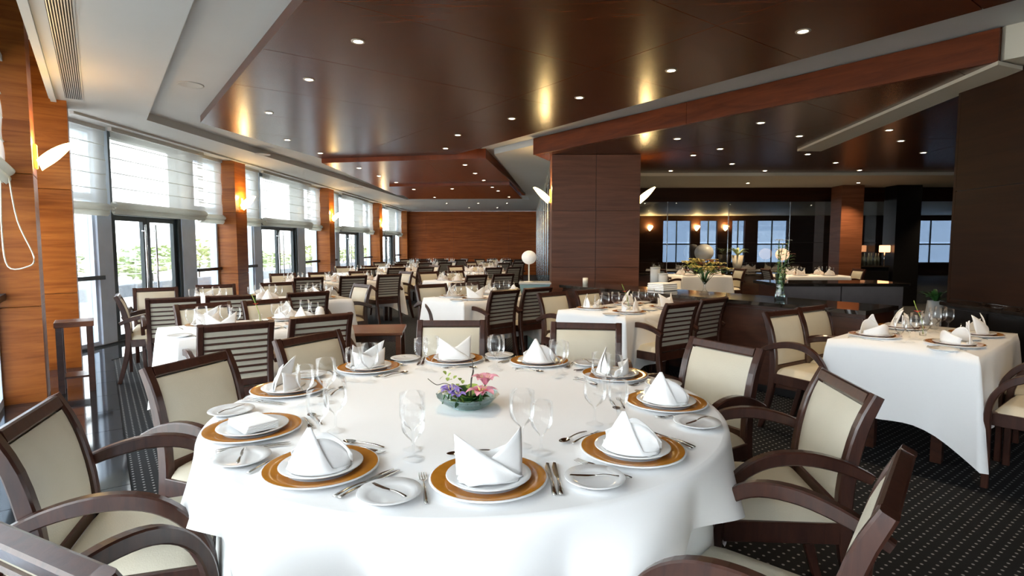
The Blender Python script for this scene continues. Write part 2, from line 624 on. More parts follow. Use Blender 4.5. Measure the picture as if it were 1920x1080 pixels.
# shallow picture line along the blinds
tr = MB()
tr.box((-5.42, 16.6, 2.985), (0.05, 19.8, 0.03))
c = lin(lin(CORNER, U2, -7.0), U1, 0.04)
tr.box((c[0], c[1], 2.985), (0.05, 14.0, 0.03), TH)
struct(tr.build('trim_1', 'white_paint'), 'white shadow-gap trim along the blind recess')


def panelled_ceiling(name, label, poly, z0, z1, mat, du, dv, ang, org, gap=0.006):
    root = sempty(name, label)
    core = MB().prism(poly, z0 + 0.012, z1)
    core.build('core_board', mat, root)
    e1, e2 = (cos(ang), sin(ang)), (-sin(ang), cos(ang))
    for i in range(-14, 15):
        for j in range(-14, 15):
            q = []
            for a, b in ((0, 0), (1, 0), (1, 1), (0, 1)):
                uu = (i + a) * du + (gap / 2 if a == 0 else -gap / 2)
                vv = (j + b) * dv + (gap / 2 if b == 0 else -gap / 2)
                q.append((org[0] + e1[0] * uu + e2[0] * vv, org[1] + e1[1] * uu + e2[1] * vv))
            cl = clip_poly(q, poly)
            if len(cl) >= 3:
                ar = abs(sum(cl[k][0] * cl[(k + 1) % len(cl)][1] - cl[(k + 1) % len(cl)][0] * cl[k][1] for k in range(len(cl)))) / 2
                if ar > 0.004:
                    MB().prism(cl, z0, z0 + 0.0125).build('panel', mat, root)
    return root


PB = (-4.28, 7.42)
PD = (-0.72, 9.38)
P1 = [PB, (-3.8, 10.5), (-1.22, 10.05), PD, (3.95, 2.90), (3.95, -3.0), lin(PB, U2, -13.2)]
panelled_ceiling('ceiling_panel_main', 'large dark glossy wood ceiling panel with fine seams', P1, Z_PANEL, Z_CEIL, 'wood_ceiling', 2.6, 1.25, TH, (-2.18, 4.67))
P2 = [(-3.8, 10.5), (-3.92, 17.3), (0.0, 17.4), (-0.70, 10.0)]
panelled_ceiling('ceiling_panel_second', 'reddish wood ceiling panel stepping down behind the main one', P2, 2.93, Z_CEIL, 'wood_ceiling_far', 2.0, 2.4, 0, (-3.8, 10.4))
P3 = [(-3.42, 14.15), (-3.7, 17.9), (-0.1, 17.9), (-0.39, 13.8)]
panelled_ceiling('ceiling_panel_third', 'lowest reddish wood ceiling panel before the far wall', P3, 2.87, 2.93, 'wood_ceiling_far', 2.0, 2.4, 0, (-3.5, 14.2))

# wooden fascia beam and dark ceiling behind it
BA, BB = (0.12, 9.02), (3.68, 4.57)
bd = Vector((BB[0] - BA[0], BB[1] - BA[1], 0)).normalized()
bn = Vector((-bd.y, bd.x, 0))
beam = sempty('beam', 'long reddish wood fascia beam crossing the room')
half = 0.5 * sqrt((BB[0] - BA[0]) ** 2 + (BB[1] - BA[1]) ** 2)
for k in range(2):
    p = lin(BA, bd, half * k + 0.003)
    q = lin(BA, bd, half * (k + 1) - 0.003)
    MB().prism([p, q, lin(q, bn, 0.05), lin(p, bn, 0.05)], 2.83, 3.085).build('panel', 'wood_beam', beam)
PBK = [lin(BA, bn, 0.05), lin(BB, bn, 0.05), (3.80, 5.4), (11.4, 5.4), (11.4, 11.1), (0.15, 11.1)]
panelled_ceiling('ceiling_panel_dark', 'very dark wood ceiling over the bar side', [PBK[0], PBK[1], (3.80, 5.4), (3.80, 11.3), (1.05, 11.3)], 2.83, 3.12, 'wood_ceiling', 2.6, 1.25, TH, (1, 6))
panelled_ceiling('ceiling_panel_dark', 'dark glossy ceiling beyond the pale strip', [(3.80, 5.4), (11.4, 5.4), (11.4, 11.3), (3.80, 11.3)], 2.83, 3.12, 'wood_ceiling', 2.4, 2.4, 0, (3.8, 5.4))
struct(MB().prism([(3.67, 4.56), (3.98, 4.70), (4.41, 8.6), (4.06, 8.6)], 2.80, 2.83).build('ceiling_strip', 'beige_paint'), 'pale beige strip across the dark ceiling')
struct(MB().prism([(3.73, 4.58), (3.995, 4.25), (3.995, 5.36), (3.80, 5.4)], 2.84, 3.1).build('ceiling_return', 'beige_paint'), 'beige bulkhead at the end of the beam')
lo = MB().prism([(0.5, 11.3), (11.4, 11.3), (11.4, 13.62), (0.5, 13.62)], 2.77, 3.1)
struct(lo.build('ceiling_lower', 'beige_paint'), 'beige lower ceiling in front of the glass partition')
struct(MB().prism([(0.5, 13.62), (20.8, 13.62), (20.8, 27.2), (0.5, 27.2)], 2.80, 3.1).build('ceiling_lounge', 'beige_paint'), 'beige lounge ceiling behind the glass partition')


def panel_wall(name, label, p0, p1, z0, z1, nu, zs, mat, thick=0.05, depth=0.12):
    """a wall clad in separate wood panels; p0->p1 with the room on the left-hand side normal"""
    root = sempty(name, label)
    d = Vector((p1[0] - p0[0], p1[1] - p0[1], 0))
    L = d.length
    d.normalize()
    n = Vector((-d.y, d.x, 0))
    back = MB().prism([lin(p0, n, -depth), lin(p1, n, -depth), lin(p1, n, -0.014), lin(p0, n, -0.014)], z0, z1)
    back.build('backing', 'dark_void', root)
    w = L / nu
    edges = [z0] + zs + [z1]
    for i in range(nu):
        for j in range(len(edges) - 1):
            a, b = lin(p0, d, i * w + 0.003), lin(p0, d, (i + 1) * w - 0.003)
            MB().prism([lin(a, n, -0.014), lin(b, n, -0.014), b, a], edges[j] + 0.003, edges[j + 1] - 0.003).build('panel', mat, root)
    return root


panel_wall('wall_far', 'far wall clad in horizontal-grained reddish wood panels', (0.5, YF), (-6.0, YF), 0, 3.0, 5, [1.05, 2.0], 'wood_wall')
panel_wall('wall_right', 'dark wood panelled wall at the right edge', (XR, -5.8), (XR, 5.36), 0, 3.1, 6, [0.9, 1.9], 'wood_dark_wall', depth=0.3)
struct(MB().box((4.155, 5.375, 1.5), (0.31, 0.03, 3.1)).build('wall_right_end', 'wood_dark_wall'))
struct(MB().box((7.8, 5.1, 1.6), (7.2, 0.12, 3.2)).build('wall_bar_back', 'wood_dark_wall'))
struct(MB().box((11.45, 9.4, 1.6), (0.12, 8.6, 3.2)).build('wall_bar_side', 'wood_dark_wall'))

# free-standing pillar
PX0, PX1, PY = 0.42, 1.82, 9.0
pil = sempty('pillar', 'broad wood-clad pillar behind the counter')
MB().box(((PX0 + PX1) / 2, PY + 0.36, 1.41), (PX1 - PX0 - 0.03, 0.67, 2.82)).build('core', 'dark_void', pil)
pw = (PX1 - PX0) / 2
for i in range(2):
    for z0, z1 in ((0, 1.05), (1.05, 1.95), (1.95, 2.83)):
        MB().box((PX0 + pw * (i + .5), PY + 0.008, (z0 + z1) / 2), (pw - 0.006, 0.016, z1 - z0 - 0.006)).build('panel', 'wood_pillar', pil)
for sx in (PX0, PX1):
    for z0, z1 in ((0, 1.05), (1.05, 1.95), (1.95, 2.83)):
        MB().box((sx + (0.008 if sx == PX0 else -0.008), PY + 0.365, (z0 + z1) / 2), (0.016, 0.69, z1 - z0 - 0.006)).build('panel', 'wood_pillar', pil)


# ------------------------------------------------------------------ window walls
def wood_column(name, cx, cy, w, dp, rz, label, top=3.0):
    r = sempty(name, label, (cx, cy, 0))
    r.rotation_euler = (0, 0, rz)
    for z0, z1 in ((0.0, 0.86), (0.86, 2.02), (2.02, top)):
        MB().box((0, 0, (z0 + z1) / 2), (dp, w, z1 - z0 - 0.004), bev=0.004).build('panel', 'wood_column', r)
    MB().box((0, 0, 1.5), (dp - 0.03, w - 0.03, 2.99)).build('core', 'dark_void', r)
    return r


COLS_Y = [10.6, 15.7, 21.15]
for i, y in enumerate(COLS_Y):
    wood_column('column', XW - 0.22, y + 0.2, 0.42, 0.44, 0, 'wood-clad column between window bays, %s from the room corner' % ORD[i])
wood_column('column', XW - 0.22, 26.25, 0.42, 0.44, 0, 'wood-clad column against the far wall')
# corner column and near column
c = lin(lin(PN, U2, 1.80), U1, -0.01)
wood_column('column', c[0], c[1], 0.46, 0.32, TH, 'dark wood-clad column at the bend of the window wall', 3.6)
c = lin(lin(PN, U2, 0.22), U1, -0.30)
wood_column('column', c[0], c[1], 0.44, 0.46, TH, 'orange lit wood-clad column at the left edge', 3.6)
c = lin(lin(PN, U2, -8.2), U1, -0.2)
wood_column('column', c[0], c[1], 0.44, 0.46, TH, 'wood-clad column behind the camera', 3.6)

WN = [0]
DN = [0]


def local(P, d, n):
    return lambda s, o, z: (P[0] + d[0] * s + n[0] * o, P[1] + d[1] * s + n[1] * o, z)


def obox(mb, L, s0, s1, o0, o1, z0, z1):
    vs = [L(s, o, z) for z in (z0, z1) for s, o in ((s0, o0), (s1, o0), (s1, o1), (s0, o1))]
    mb.add(vs, [(3, 2, 1, 0), (4, 5, 6, 7), (0, 1, 5, 4), (1, 2, 6, 5), (2, 3, 7, 6), (3, 0, 4, 7)])
    return mb


def fixed_window(L, s0, s1, rail=True, label=None, stiles=True):
    WN[0] += 1
    w = sempty('window_%d' % WN[0], label)
    fr = MB()
    for a, b in ((s0, s0 + 0.05), (s1 - 0.05, s1)) if stiles else ():
        obox(fr, L, a, b, -0.06, 0.06, 0.0, 3.0)
    for a, b in ((0, 0.08), (2.0, 2.10), (2.9, 3.0)):
        obox(fr, L, s0 + 0.05, s1 - 0.05, -0.06, 0.06, a, b)
    fr.build('frame', 'steel_frame', w)
    pn = MB()
    obox(pn, L, s0 + 0.05, s1 - 0.05, -0.005, 0.005, 0.08, 2.0)
    pn.build('pane', 'window_glass', w)
    pn = MB()
    obox(pn, L, s0 + 0.05, s1 - 0.05, -0.005, 0.005, 2.1, 2.9)
    pn.build('pane', 'window_glass', w)
    if rail:
        rl = MB()
        obox(rl, L, s0 + 0.02, s1 + 0.06, 0.05, 0.12, 0.93, 0.985)
        rl.build('rail', 'dark_frame', w)
    return w


def double_door(L, s0, s1, label):
    DN[0] += 1
    d = sempty('door_%d' % DN[0], label)
    fr = MB()
    obox(fr, L, s0, s0 + 0.07, -0.07, 0.07, 0, 3.0)
    obox(fr, L, s1 - 0.07, s1, -0.07, 0.07, 0, 3.0)
    obox(fr, L, s0 + 0.07, s1 - 0.07, -0.07, 0.07, 1.84, 2.0)
    obox(fr, L, s0 + 0.07, s1 - 0.07, -0.07, 0.07, 2.92, 3.0)
    fr.build('frame', 'dark_frame', d)
    pn = MB()
    obox(pn, L, s0 + 0.07, s1 - 0.07, -0.005, 0.005, 2.0, 2.92)
    pn.build('pane', 'window_glass', d)
    mid = (s0 + s1) / 2
    for a, b, hs in ((s0 + 0.075, mid - 0.004, mid - 0.11), (mid + 0.004, s1 - 0.075, mid + 0.13)):
        lf = MB()
        for x, y in ((a, a + 0.075), (b - 0.075, b)):
            obox(lf, L, x, y, -0.03, 0.03, 0.01, 1.835)
        for x, y in ((0.01, 0.10), (1.76, 1.835)):
            obox(lf, L, a + 0.075, b - 0.075, -0.03, 0.03, x, y)
        leaf = lf.build('door_leaf', 'dark_frame', d)
        pn = MB()
        obox(pn, L, a + 0.075, b - 0.075, -0.004, 0.004, 0.10, 1.76)
        pn.build('pane', 'window_glass', leaf)
        hm = MB().tube([L(hs, 0.09, 0.25), L(hs, 0.09, 1.72)], 0.014, 8)
        for z in (0.35, 1.62):
            hm.tube([L(hs, 0.03, z), L(hs, 0.09, z)], 0.01, 6)
        hm.build('pull_handle', 'chrome', leaf)
    return d


def roman_blind(L, s0, s1, zb, off, label, group):
    """sheer roman blind with battens and a folded stack at its foot"""
    r = thing('roman_blind', label, 'blind', L((s0 + s1) / 2, off, zb), 0, group)
    bx, by, bz = r.location
    Q = lambda s, o, z: tuple(a - b for a, b in zip(L(s, o, z), (bx, by, bz)))
    mb = MB().grid(lambda u, v: Q(s0 + (s1 - s0) * u, off + 0.006 * sin(v * pi * 5), zb + 0.16 + (2.97 - zb - 0.16) * v), 3, 26)
    mb.build('fabric', 'blind_sheer', r)
    k = 0
    z = zb + 0.36
    while z < 2.85:
        b = MB()
        obox(b, Q, s0, s1, off - 0.006, off + 0.007, z - 0.004, z + 0.004)
        b.build('batten', 'blind_fold', r)
        z += 0.20
    for z0, z1, bulge in ((0.0, 0.10, 0.035), (0.06, 0.17, 0.055)):
        f = MB().grid(lambda u, v: Q(s0 + (s1 - s0) * u, off + 0.012 + bulge * sin(pi * min(1, max(0, v))) - 0.01 * (z0 < 0.01), zb + z0 + (z1 - z0) * v), 3, 9)
        f.grid(lambda u, v: Q(s0 + (s1 - s0) * u, off - 0.012 - bulge * 0.6 * sin(pi * v), zb + z0 + (z1 - z0) * v), 3, 7)
        f.build('fold', 'blind_fold', r)
    hd = MB()
    obox(hd, Q, s0, s1, off - 0.03, off + 0.03, 2.95, 3.0)
    hd.build('head_rail', 'white_paint', r)
    return r


def bay(P, d, n, length, nm, extra=''):
    """window bay of P + d*s, looking inward along n: fixed light, steel post, double door, steel post, fixed light"""
    L = local(P, d, n)
    a, b, c_, e = 0.205 * length, 0.275 * length, 0.70 * length, 0.80 * length
    fixed_window(L, 0, a, True, 'steel-framed fixed window with dark rail beside the doors, %s' % nm)
    pm = MB()
    obox(pm, L, a, b, -0.09, 0.09, 0, 3.0)
    obox(pm, L, c_, e, -0.09, 0.09, 0, 3.0)
    struct(pm.build('window_post', 'steel_frame'), 'grey steel posts of the %s' % nm)
    double_door(L, b, c_, 'dark-framed glazed double door to the terrace, %s' % nm)
    fixed_window(L, e, length, True, 'narrow steel-framed window with rail, %s' % nm)
    roman_blind(L, 0.0, a + 0.10, 1.80, 0.17, 'sheer roman blind over the near window of the %s' % nm, 'roman blinds')
    roman_blind(L, a + 0.07, e - 0.02, 1.83, 0.275, 'wide sheer roman blind above the doors of the %s' % nm, 'roman blinds')
    roman_blind(L, e, length, 1.80, 0.17, 'sheer roman blind over the far window of the %s' % nm, 'roman blinds')
    th = MB()
    obox(th, L, 0, length, -0.12, 0.12, -0.02, 0.03)
    struct(th.build('window_sill', 'black'))


BAYN = ['nearest window bay', 'second window bay', 'third window bay', 'farthest window bay']
for i, (y0, y1) in enumerate(((6.75, 10.58), (11.0, 15.68), (16.12, 21.13), (21.57, 26.0))):
    bay((XG, y0), (0, 1), (1, 0), y1 - y0, BAYN[i])
# slanted wall: short bay between the two left columns, and the long glazed wall beside and behind the camera
GP = lin(PN, U1, -0.42)
L = local(lin(GP, U2, 0.44), U2, U1)
fixed_window(L, 0, 1.30, False, 'narrow window sliver between the two left columns', False)
roman_blind(L, 0.0, 1.30, 1.80, 0.12, 'sheer roman blind between the two left columns', 'roman blinds')
s = -8.0
k = 0
while s < -0.3:
    L = local(lin(GP, U2, s), U2, U1)
    fixed_window(L, 0, 1.33, True, 'steel-framed window along the slanted wall beside the camera')
    roman_blind(L, 0.0, 1.33, 1.92, 0.17, 'sheer roman blind at the left edge, with a hanging cord loop' if k == 5 else 'sheer roman blind along the slanted wall, %s window behind the camera' % ORD[k], 'roman blinds' if k == 5 else 'roman blinds beside the camera')
    s += 1.333
    k += 1
s = -13.2
while s < -8.6:
    L = local(lin(GP, U2, s), U2, U1)
    fixed_window(L, 0, 1.18, True, 'steel-framed window along the slanted wall behind the camera')
    roman_blind(L, 0.0, 1.18, 1.92, 0.17, 'sheer roman blind at the %s rear window of the slanted wall' % ORD[min(11, int(13.3 + s))], 'roman blinds behind the camera')
    s += 1.19
# cord loop of the left-edge blind
cp = lin(PN, U2, -0.34)
cord = MB().tube(catmull([(cp[0] - 0.16, cp[1] - 0.12, 1.96), (cp[0] - 0.13, cp[1] - 0.10, 1.6), (cp[0] - 0.06, cp[1] - 0.045, 1.30), (cp[0] - 0.10, cp[1] - 0.08, 1.22),
                          (cp[0] - 0.19, cp[1] - 0.15, 1.23), (cp[0] - 0.21, cp[1] - 0.16, 1.5), (cp[0] - 0.20, cp[1] - 0.15, 1.96)]), 0.006, 6)
tag(cord.build('blind_cord', 'petal_white'), 'white looped pull cord hanging against the orange wood column', 'cord')

# ------------------------------------------------------------------ terrace outside
ter = MB().prism([(-6.0, 6.2), (-6.0, 60), (-40, 60), (-40, -40), (20, -40), (4.2, -7.6)], -0.2, -0.03)
struct(ter.build('terrace', 'terrace_stone'), 'sunlit pale terrace floor outside the windows')
struct(MB().box((-11.2, 24, 0.12), (0.35, 64, 0.36)).build('terrace_wall', 'terrace_wall'), 'low grey planter wall along the terrace')
rail = thing('terrace_railing', 'thin steel railing along the terrace planter wall', 'railing', (-11.0, 10, 0.3))
for z in (0.3, 0.55):
    MB().tube([(0, -14, z), (0, 40, z)], 0.012, 6).build('rail', 'chrome', rail)
pme = MB().tube([(0, 0, 0), (0, 0, 0.56)], 0.015, 6).mesh('post', 'chrome')
for k in range(18):
    put('post', pme, rail, (0, -14 + 3.0 * k, 0))


def shrub_mesh(seed):
    rnd = random.Random(seed)
    mb = MB()
    for _ in range(420):
        u, v = rnd.uniform(0, 2 * pi), rnd.uniform(-0.5, 1)
        rr = rnd.uniform(0.55, 1.0)
        p = Vector((cos(u) * sqrt(1 - v * v) * 0.95 * rr, sin(u) * sqrt(1 - v * v) * 0.95 * rr, 0.72 + 0.72 * v * rr))
        a = Vector((rnd.uniform(-1, 1), rnd.uniform(-1, 1), rnd.uniform(-.6, .6))).normalized() * rnd.uniform(.08, .16)
        b = a.cross(Vector((rnd.uniform(-1, 1), rnd.uniform(-1, 1), 1))).normalized() * rnd.uniform(.04, .08)
        mb.add([p - a, p + b, p + a, p - b], [(0, 1, 2, 3)])
    return mb.mesh('foliage', 'leaf_green')


shm = [shrub_mesh(k) for k in range(3)]
for k in range(14):
    r = thing('shrub', 'pale green shrub behind the terrace planter wall, %s from the camera' % ORD[k], 'shrub', (-13.1 + random.uniform(-.2, .2), 8 + k * 2.9, 0.0), random.uniform(0, 6), 'shrubs beyond the terrace')
    f = put('foliage', shm[k % 3], r)
    sc = random.uniform(0.75, 1.15)
    f.scale = (1.4, 1.45, sc)
    MB().tube([(0, 0, -0.03), (0.03, 0.02, 0.8)], 0.03, 6).build('stem', 'twig', r)

# ------------------------------------------------------------------ glass partition and lounge behind
gp = sempty('wall_glass', 'dark tinted glass partition with wood header')
MB().box((10.6, 13.66, 2.61), (20.2, 0.10, 0.34)).build('header', 'wood_dark_wall', gp)
x = 0.5
while x < 20.2:
    for z0, z1 in ((0.0, 0.98), (0.99, 1.46), (1.47, 2.44)):
        MB().box((x + 0.73, 13.66, (z0 + z1) / 2), (1.45, 0.012, z1 - z0)).build('pane', 'partition_glass', gp)
    MB().box((x, 13.66, 1.22), (0.012, 0.03, 2.44)).build('mullion', 'chrome', gp)
    x += 1.46
gs2 = sempty('wall_glass_side', 'glass wall running back to the far wood wall')
y = 9.75
while y < 26.3:
    for z0, z1 in ((0.0, 0.98), (0.99, 1.46), (1.47, 2.98)):
        MB().box((0.5, y + 0.69, (z0 + z1) / 2), (0.012, 1.37, z1 - z0)).build('pane', 'partition_glass', gs2)
    MB().box((0.5, y, 1.49), (0.03, 0.012, 2.98)).build('mullion', 'chrome', gs2)
    y += 1.39
for nm, x0, x1, mt in (('column', 7.22, 7.72, 'wood_pillar'), ('column', 8.46, 9.02, 'black')):
    struct(MB().box(((x0 + x1) / 2, 13.3, 1.385), (x1 - x0, 0.45, 2.77), bev=0.01).build(nm, mt), 'brown column before the glass partition' if mt != 'black' else 'black column before the glass partition')

lw = sempty('wall_lounge', 'far lounge wall with narrow windows between dark piers')
OPEN = [(1.2, 2.4), (3.2, 4.4), (6.55, 7.85), (8.3, 9.1), (9.8, 10.4), (11.0, 12.4), (14.6, 15.4), (18.0, 20.2)]
xs = [0.4] + [v for o in OPEN for v in o] + [20.8]
for k in range(0, len(xs), 2):
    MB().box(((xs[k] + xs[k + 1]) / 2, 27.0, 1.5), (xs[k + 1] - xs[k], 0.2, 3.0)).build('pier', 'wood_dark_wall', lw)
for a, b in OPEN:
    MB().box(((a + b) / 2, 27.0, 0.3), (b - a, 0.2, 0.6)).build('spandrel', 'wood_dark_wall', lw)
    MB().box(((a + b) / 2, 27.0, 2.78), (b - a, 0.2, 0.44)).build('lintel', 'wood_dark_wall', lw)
    MB().box(((a + b) / 2, 27.0, 1.58), (b - a, 0.012, 1.96)).build('pane', 'lounge_glass', lw)
    MB().box(((a + b) / 2, 27.0, 1.45), (b - a, 0.05, 0.06)).build('transom', 'dark_frame', lw)
    MB().box(((a + b) / 2, 27.0, 1.58), (0.05, 0.05, 1.96)).build('mullion', 'dark_frame', lw)
struct(MB().box((20.85, 20.4, 1.5), (0.12, 13.4, 3.0)).build('wall_lounge_side', 'wood_dark_wall'))

# ------------------------------------------------------------------ ceiling fittings
gr = thing('air_grille', 'long grey linear slot air grille in the white soffit', 'grille', (*lin(lin(PN, U2, -1.2), U1, 0.22), 2.992), TH)
MB().box((0, 0, 0.004), (0.17, 5.2, 0.008)).build('frame', 'white_paint', gr)
sl = MB().box((0, 0, 0), (0.006, 5.16, 0.010)).mesh('slat', 'grille_metal')
MB().box((0, 0, -0.001), (0.145, 5.16, 0.003)).build('backing', 'dark_void', gr)
for k in range(9):
    put('slat', sl, gr, (-0.064 + 0.016 * k, 0, -0.005))
spk = MB().lathe([(0.0, -0.004), (0.10, -0.004), (0.115, -0.010), (0.125, -0.008), (0.125, 0.0)], 28).mesh('ceiling_speaker', 'speaker_mesh')
for (x, y, z, lb) in ((-3.55, 6.0, 3.1, 'round grey flush ceiling speaker in the white recess near the windows'), (-4.62, 9.9, 3.0, 'round ceiling speaker in the soffit above the nearest bay'),
                      (-4.6, 15.5, 3.0, 'small round ceiling speaker in the distant soffit')):
    tag(put('ceiling_speaker', spk, None, (x, y, z)), lb, 'speaker', 'ceiling speakers')

dl_ring = MB().lathe([(0.036, 0.0), (0.036, -0.006), (0.052, -0.006), (0.056, 0.0)], 20).mesh('bezel', 'bezel')
dl_lens = MB().lathe([(0.0005, -0.003), (0.036, -0.003)], 20).mesh('lens', 'downlight_glow')
spot_data = bpy.data.lights.new('downlight_beam', 'SPOT')
spot_data.energy = SPOT_W
spot_data.color = (1.0, 0.74, 0.44)
spot_data.spot_size = radians(95)
spot_data.spot_blend = 0.7
spot_data.shadow_soft_size = 0.02


spot_hall = spot_data.copy()
spot_hall.energy = SPOT_W * 3.0


def downlight(x, y, z, label, group, beam=True, data=None):
    r = thing('downlight', label, 'spotlight', (x, y, z), 0, group)
    put('bezel', dl_ring, r)
    put('lens', dl_lens, r)
    if beam:
        l = bpy.data.objects.new('downlight_beam', data or spot_data)
        COL.objects.link(l)
        l.parent = r
        l.location = (0, 0, -0.012)
    return r


for i, (x, y) in enumerate(((-0.40, 3.2), (-1.325, 4.536), (-2.107, 5.538), (-3.119, 6.88), (-3.64, 8.63), (-3.59, 9.87))):
    downlight(x, y, Z_PANEL, 'small glowing spotlight along the window edge of the main ceiling panel, %s from the camera' % ORD[i], 'spotlights in the main ceiling panel')
for i, (x, y) in enumerate(((3.1, 3.3), (2.09, 4.407), (1.343, 5.336), (0.589, 6.274), (-0.175, 7.268), (-0.99, 8.317), (-1.33, 9.44))):
    downlight(x, y, Z_PANEL, 'small glowing spotlight along the beam edge of the main ceiling panel, %s from the right' % ORD[i], 'spotlights in the main ceiling panel')
for i, (x, y) in enumerate(((-3.30, 11.18), (-3.24, 12.47), (-3.15, 13.74), (-1.15, 10.79), (-1.07, 12.06), (-0.98, 13.34))):
    downlight(x, y, 2.93, 'tiny spotlight in the second reddish ceiling panel, %s side, %s from the camera' % (('window', 'pillar')[i // 3], ORD[i % 3]), 'spotlights in the second ceiling panel')
for i, (x, y) in enumerate(((-2.94, 14.83), (-2.79, 17.3), (-1.91, 14.72), (-0.84, 14.34), (-0.74, 15.32), (-0.5, 17.2))):
    downlight(x, y, 2.87, 'tiny spotlight in the lowest reddish ceiling panel, %s from the left' % ORD[i], 'spotlights in the third ceiling panel')
for i, (x, y) in enumerate(((-3.0, 21.5), (-2.4, 24.0), (-1.8, 21.5), (-1.2, 24.0), (-0.7, 21.5))):
    downlight(x, y, 3.0, 'tiny spotlight in the white ceiling near the far wood wall, %s from the left' % ORD[i], 'spotlights before the far wall')
BAR = [(2.79, 10.97), (2.04, 7.71), (2.67, 9.11), (2.89, 8.52), (3.63, 10.07), (2.75, 6.74), (4.60, 11.01), (3.59, 7.56), (4.44, 9.05), (5.38, 9.98), (6.37, 10.97), (4.52, 7.2), (5.15, 7.94), (6.15, 8.94)]
for i, (x, y) in enumerate(BAR):
    downlight(x, y, 2.83, 'small spotlight in the dark bar-side ceiling, %s from the left' % ORD[i], 'spotlights over the bar side')
for i, x in enumerate((2.4, 4.9, 7.3, 9.6)):
    downlight(x, 12.6, 2.77, 'small spotlight in the beige lower ceiling before the glass, %s from the left' % ORD[i], 'spotlights in the lower ceiling', data=spot_hall)
LNG = sorted(((3, 15.5), (5.2, 16), (7.5, 15.5), (9.8, 16.5), (4, 19), (7, 19.5), (10, 20), (13, 19), (5, 23), (9, 23.5), (13, 23.5)), key=lambda p: p[0] / p[1])
for i, (x, y) in enumerate(LNG):
    downlight(x, y, 2.80, 'small spotlight in the lounge ceiling behind the glass, %s from the left' % ORD[i], 'spotlights in the lounge', data=spot_hall)

# wall sconces: a leaf-shaped glass bowl leaning out of the wall
sc_pt = bpy.data.lights.new('sconce_bulb', 'POINT')
sc_pt.energy = SCONCE_W
sc_pt.color = (1.0, 0.68, 0.30)
sc_pt.shadow_soft_size = 0.04


def leaf_shell(u, v):
    # u across -1..1, v from the wall root to the tip; local +X points away from the wall
    a = (u * 2 - 1)
    w = 0.13 * (sin(pi * (0.16 + 0.84 * v)) ** 0.75 if v < 1 else 0.0)
    x = 0.02 + 0.27 * v
    z = -0.14 + 0.26 * v ** 0.9
    return (x + 0.03 * (1 - a * a) * (1 - v), a * w, z + 0.085 * a * a * (1 - v) ** 0.5 - 0.03 * (1 - a * a) * sin(pi * v))


sc_leaf = MB().grid(leaf_shell, 15, 14).mesh('shade', 'sconce_glow')
sc_plate = MB().box((0.012, 0, -0.02), (0.024, 0.09, 0.22), bev=0.008).mesh('wall_plate', 'sconce_back')
sc_arm = MB().tube([(0.02, 0, -0.05), (0.06, 0, -0.10)], 0.012, 8).mesh('bracket', 'chrome')


sc_strong = sc_pt.copy()
sc_strong.energy = SCONCE_W * 7


def sconce(x, y, rz, label, power=None):
    r = thing('wall_sconce', label, 'wall lamp', (x, y, 2.22), rz, 'wall sconces')
    o = put('shade', sc_leaf, r)
    solid(o, 0.006)
    put('wall_plate', sc_plate, r)
    put('bracket', sc_arm, r)
    if True:
        l = bpy.data.objects.new('sconce_bulb', power or sc_pt)
        COL.objects.link(l)
        l.parent = r
        l.location = (0.10, 0, 0.10)


c = lin(lin(PN, U2, 0.22), U1, -0.068)
sconce(c[0], c[1], TH, 'glowing leaf-shaped sconce on the orange column at the left edge')
for i, y in enumerate(COLS_Y):
    sconce(XW + 0.002, y + 0.2, 0, 'glowing leaf-shaped sconce on the %s column from the room corner' % ORD[i])
sconce(PX0 - 0.002, PY + 0.25, pi, 'leaf-shaped sconce on the window side of the wood pillar')
sconce(PX1 + 0.002, PY + 0.25, 0, 'leaf-shaped sconce on the bar side of the wood pillar')
for i, x in enumerate((5.9, 8.1, 9.45)):
    sconce(x, 26.88, -pi / 2, 'small amber sconce on the lounge wall, %s from the pillar' % ORD[i], sc_strong)

# ================================================================== CHAIRS
BACK_Y, TOP_Z = -0.315, 0.89


def stile_curve():
    return catmull([(0, -0.325, 0.0), (0, -0.262, 0.24), (0, -0.235, 0.44), (0, -0.240, 0.60), (0, -0.275, 0.77), (0, -0.325, 0.89)], 3)


def back_y(z):
    c_ = stile_curve()
    for a, b in zip(c_, c_[1:]):
        if a.z <= z <= b.z:
            t = (z - a.z) / (b.z - a.z)
            return a.y + (b.y - a.y) * t
    return c_[-1].y


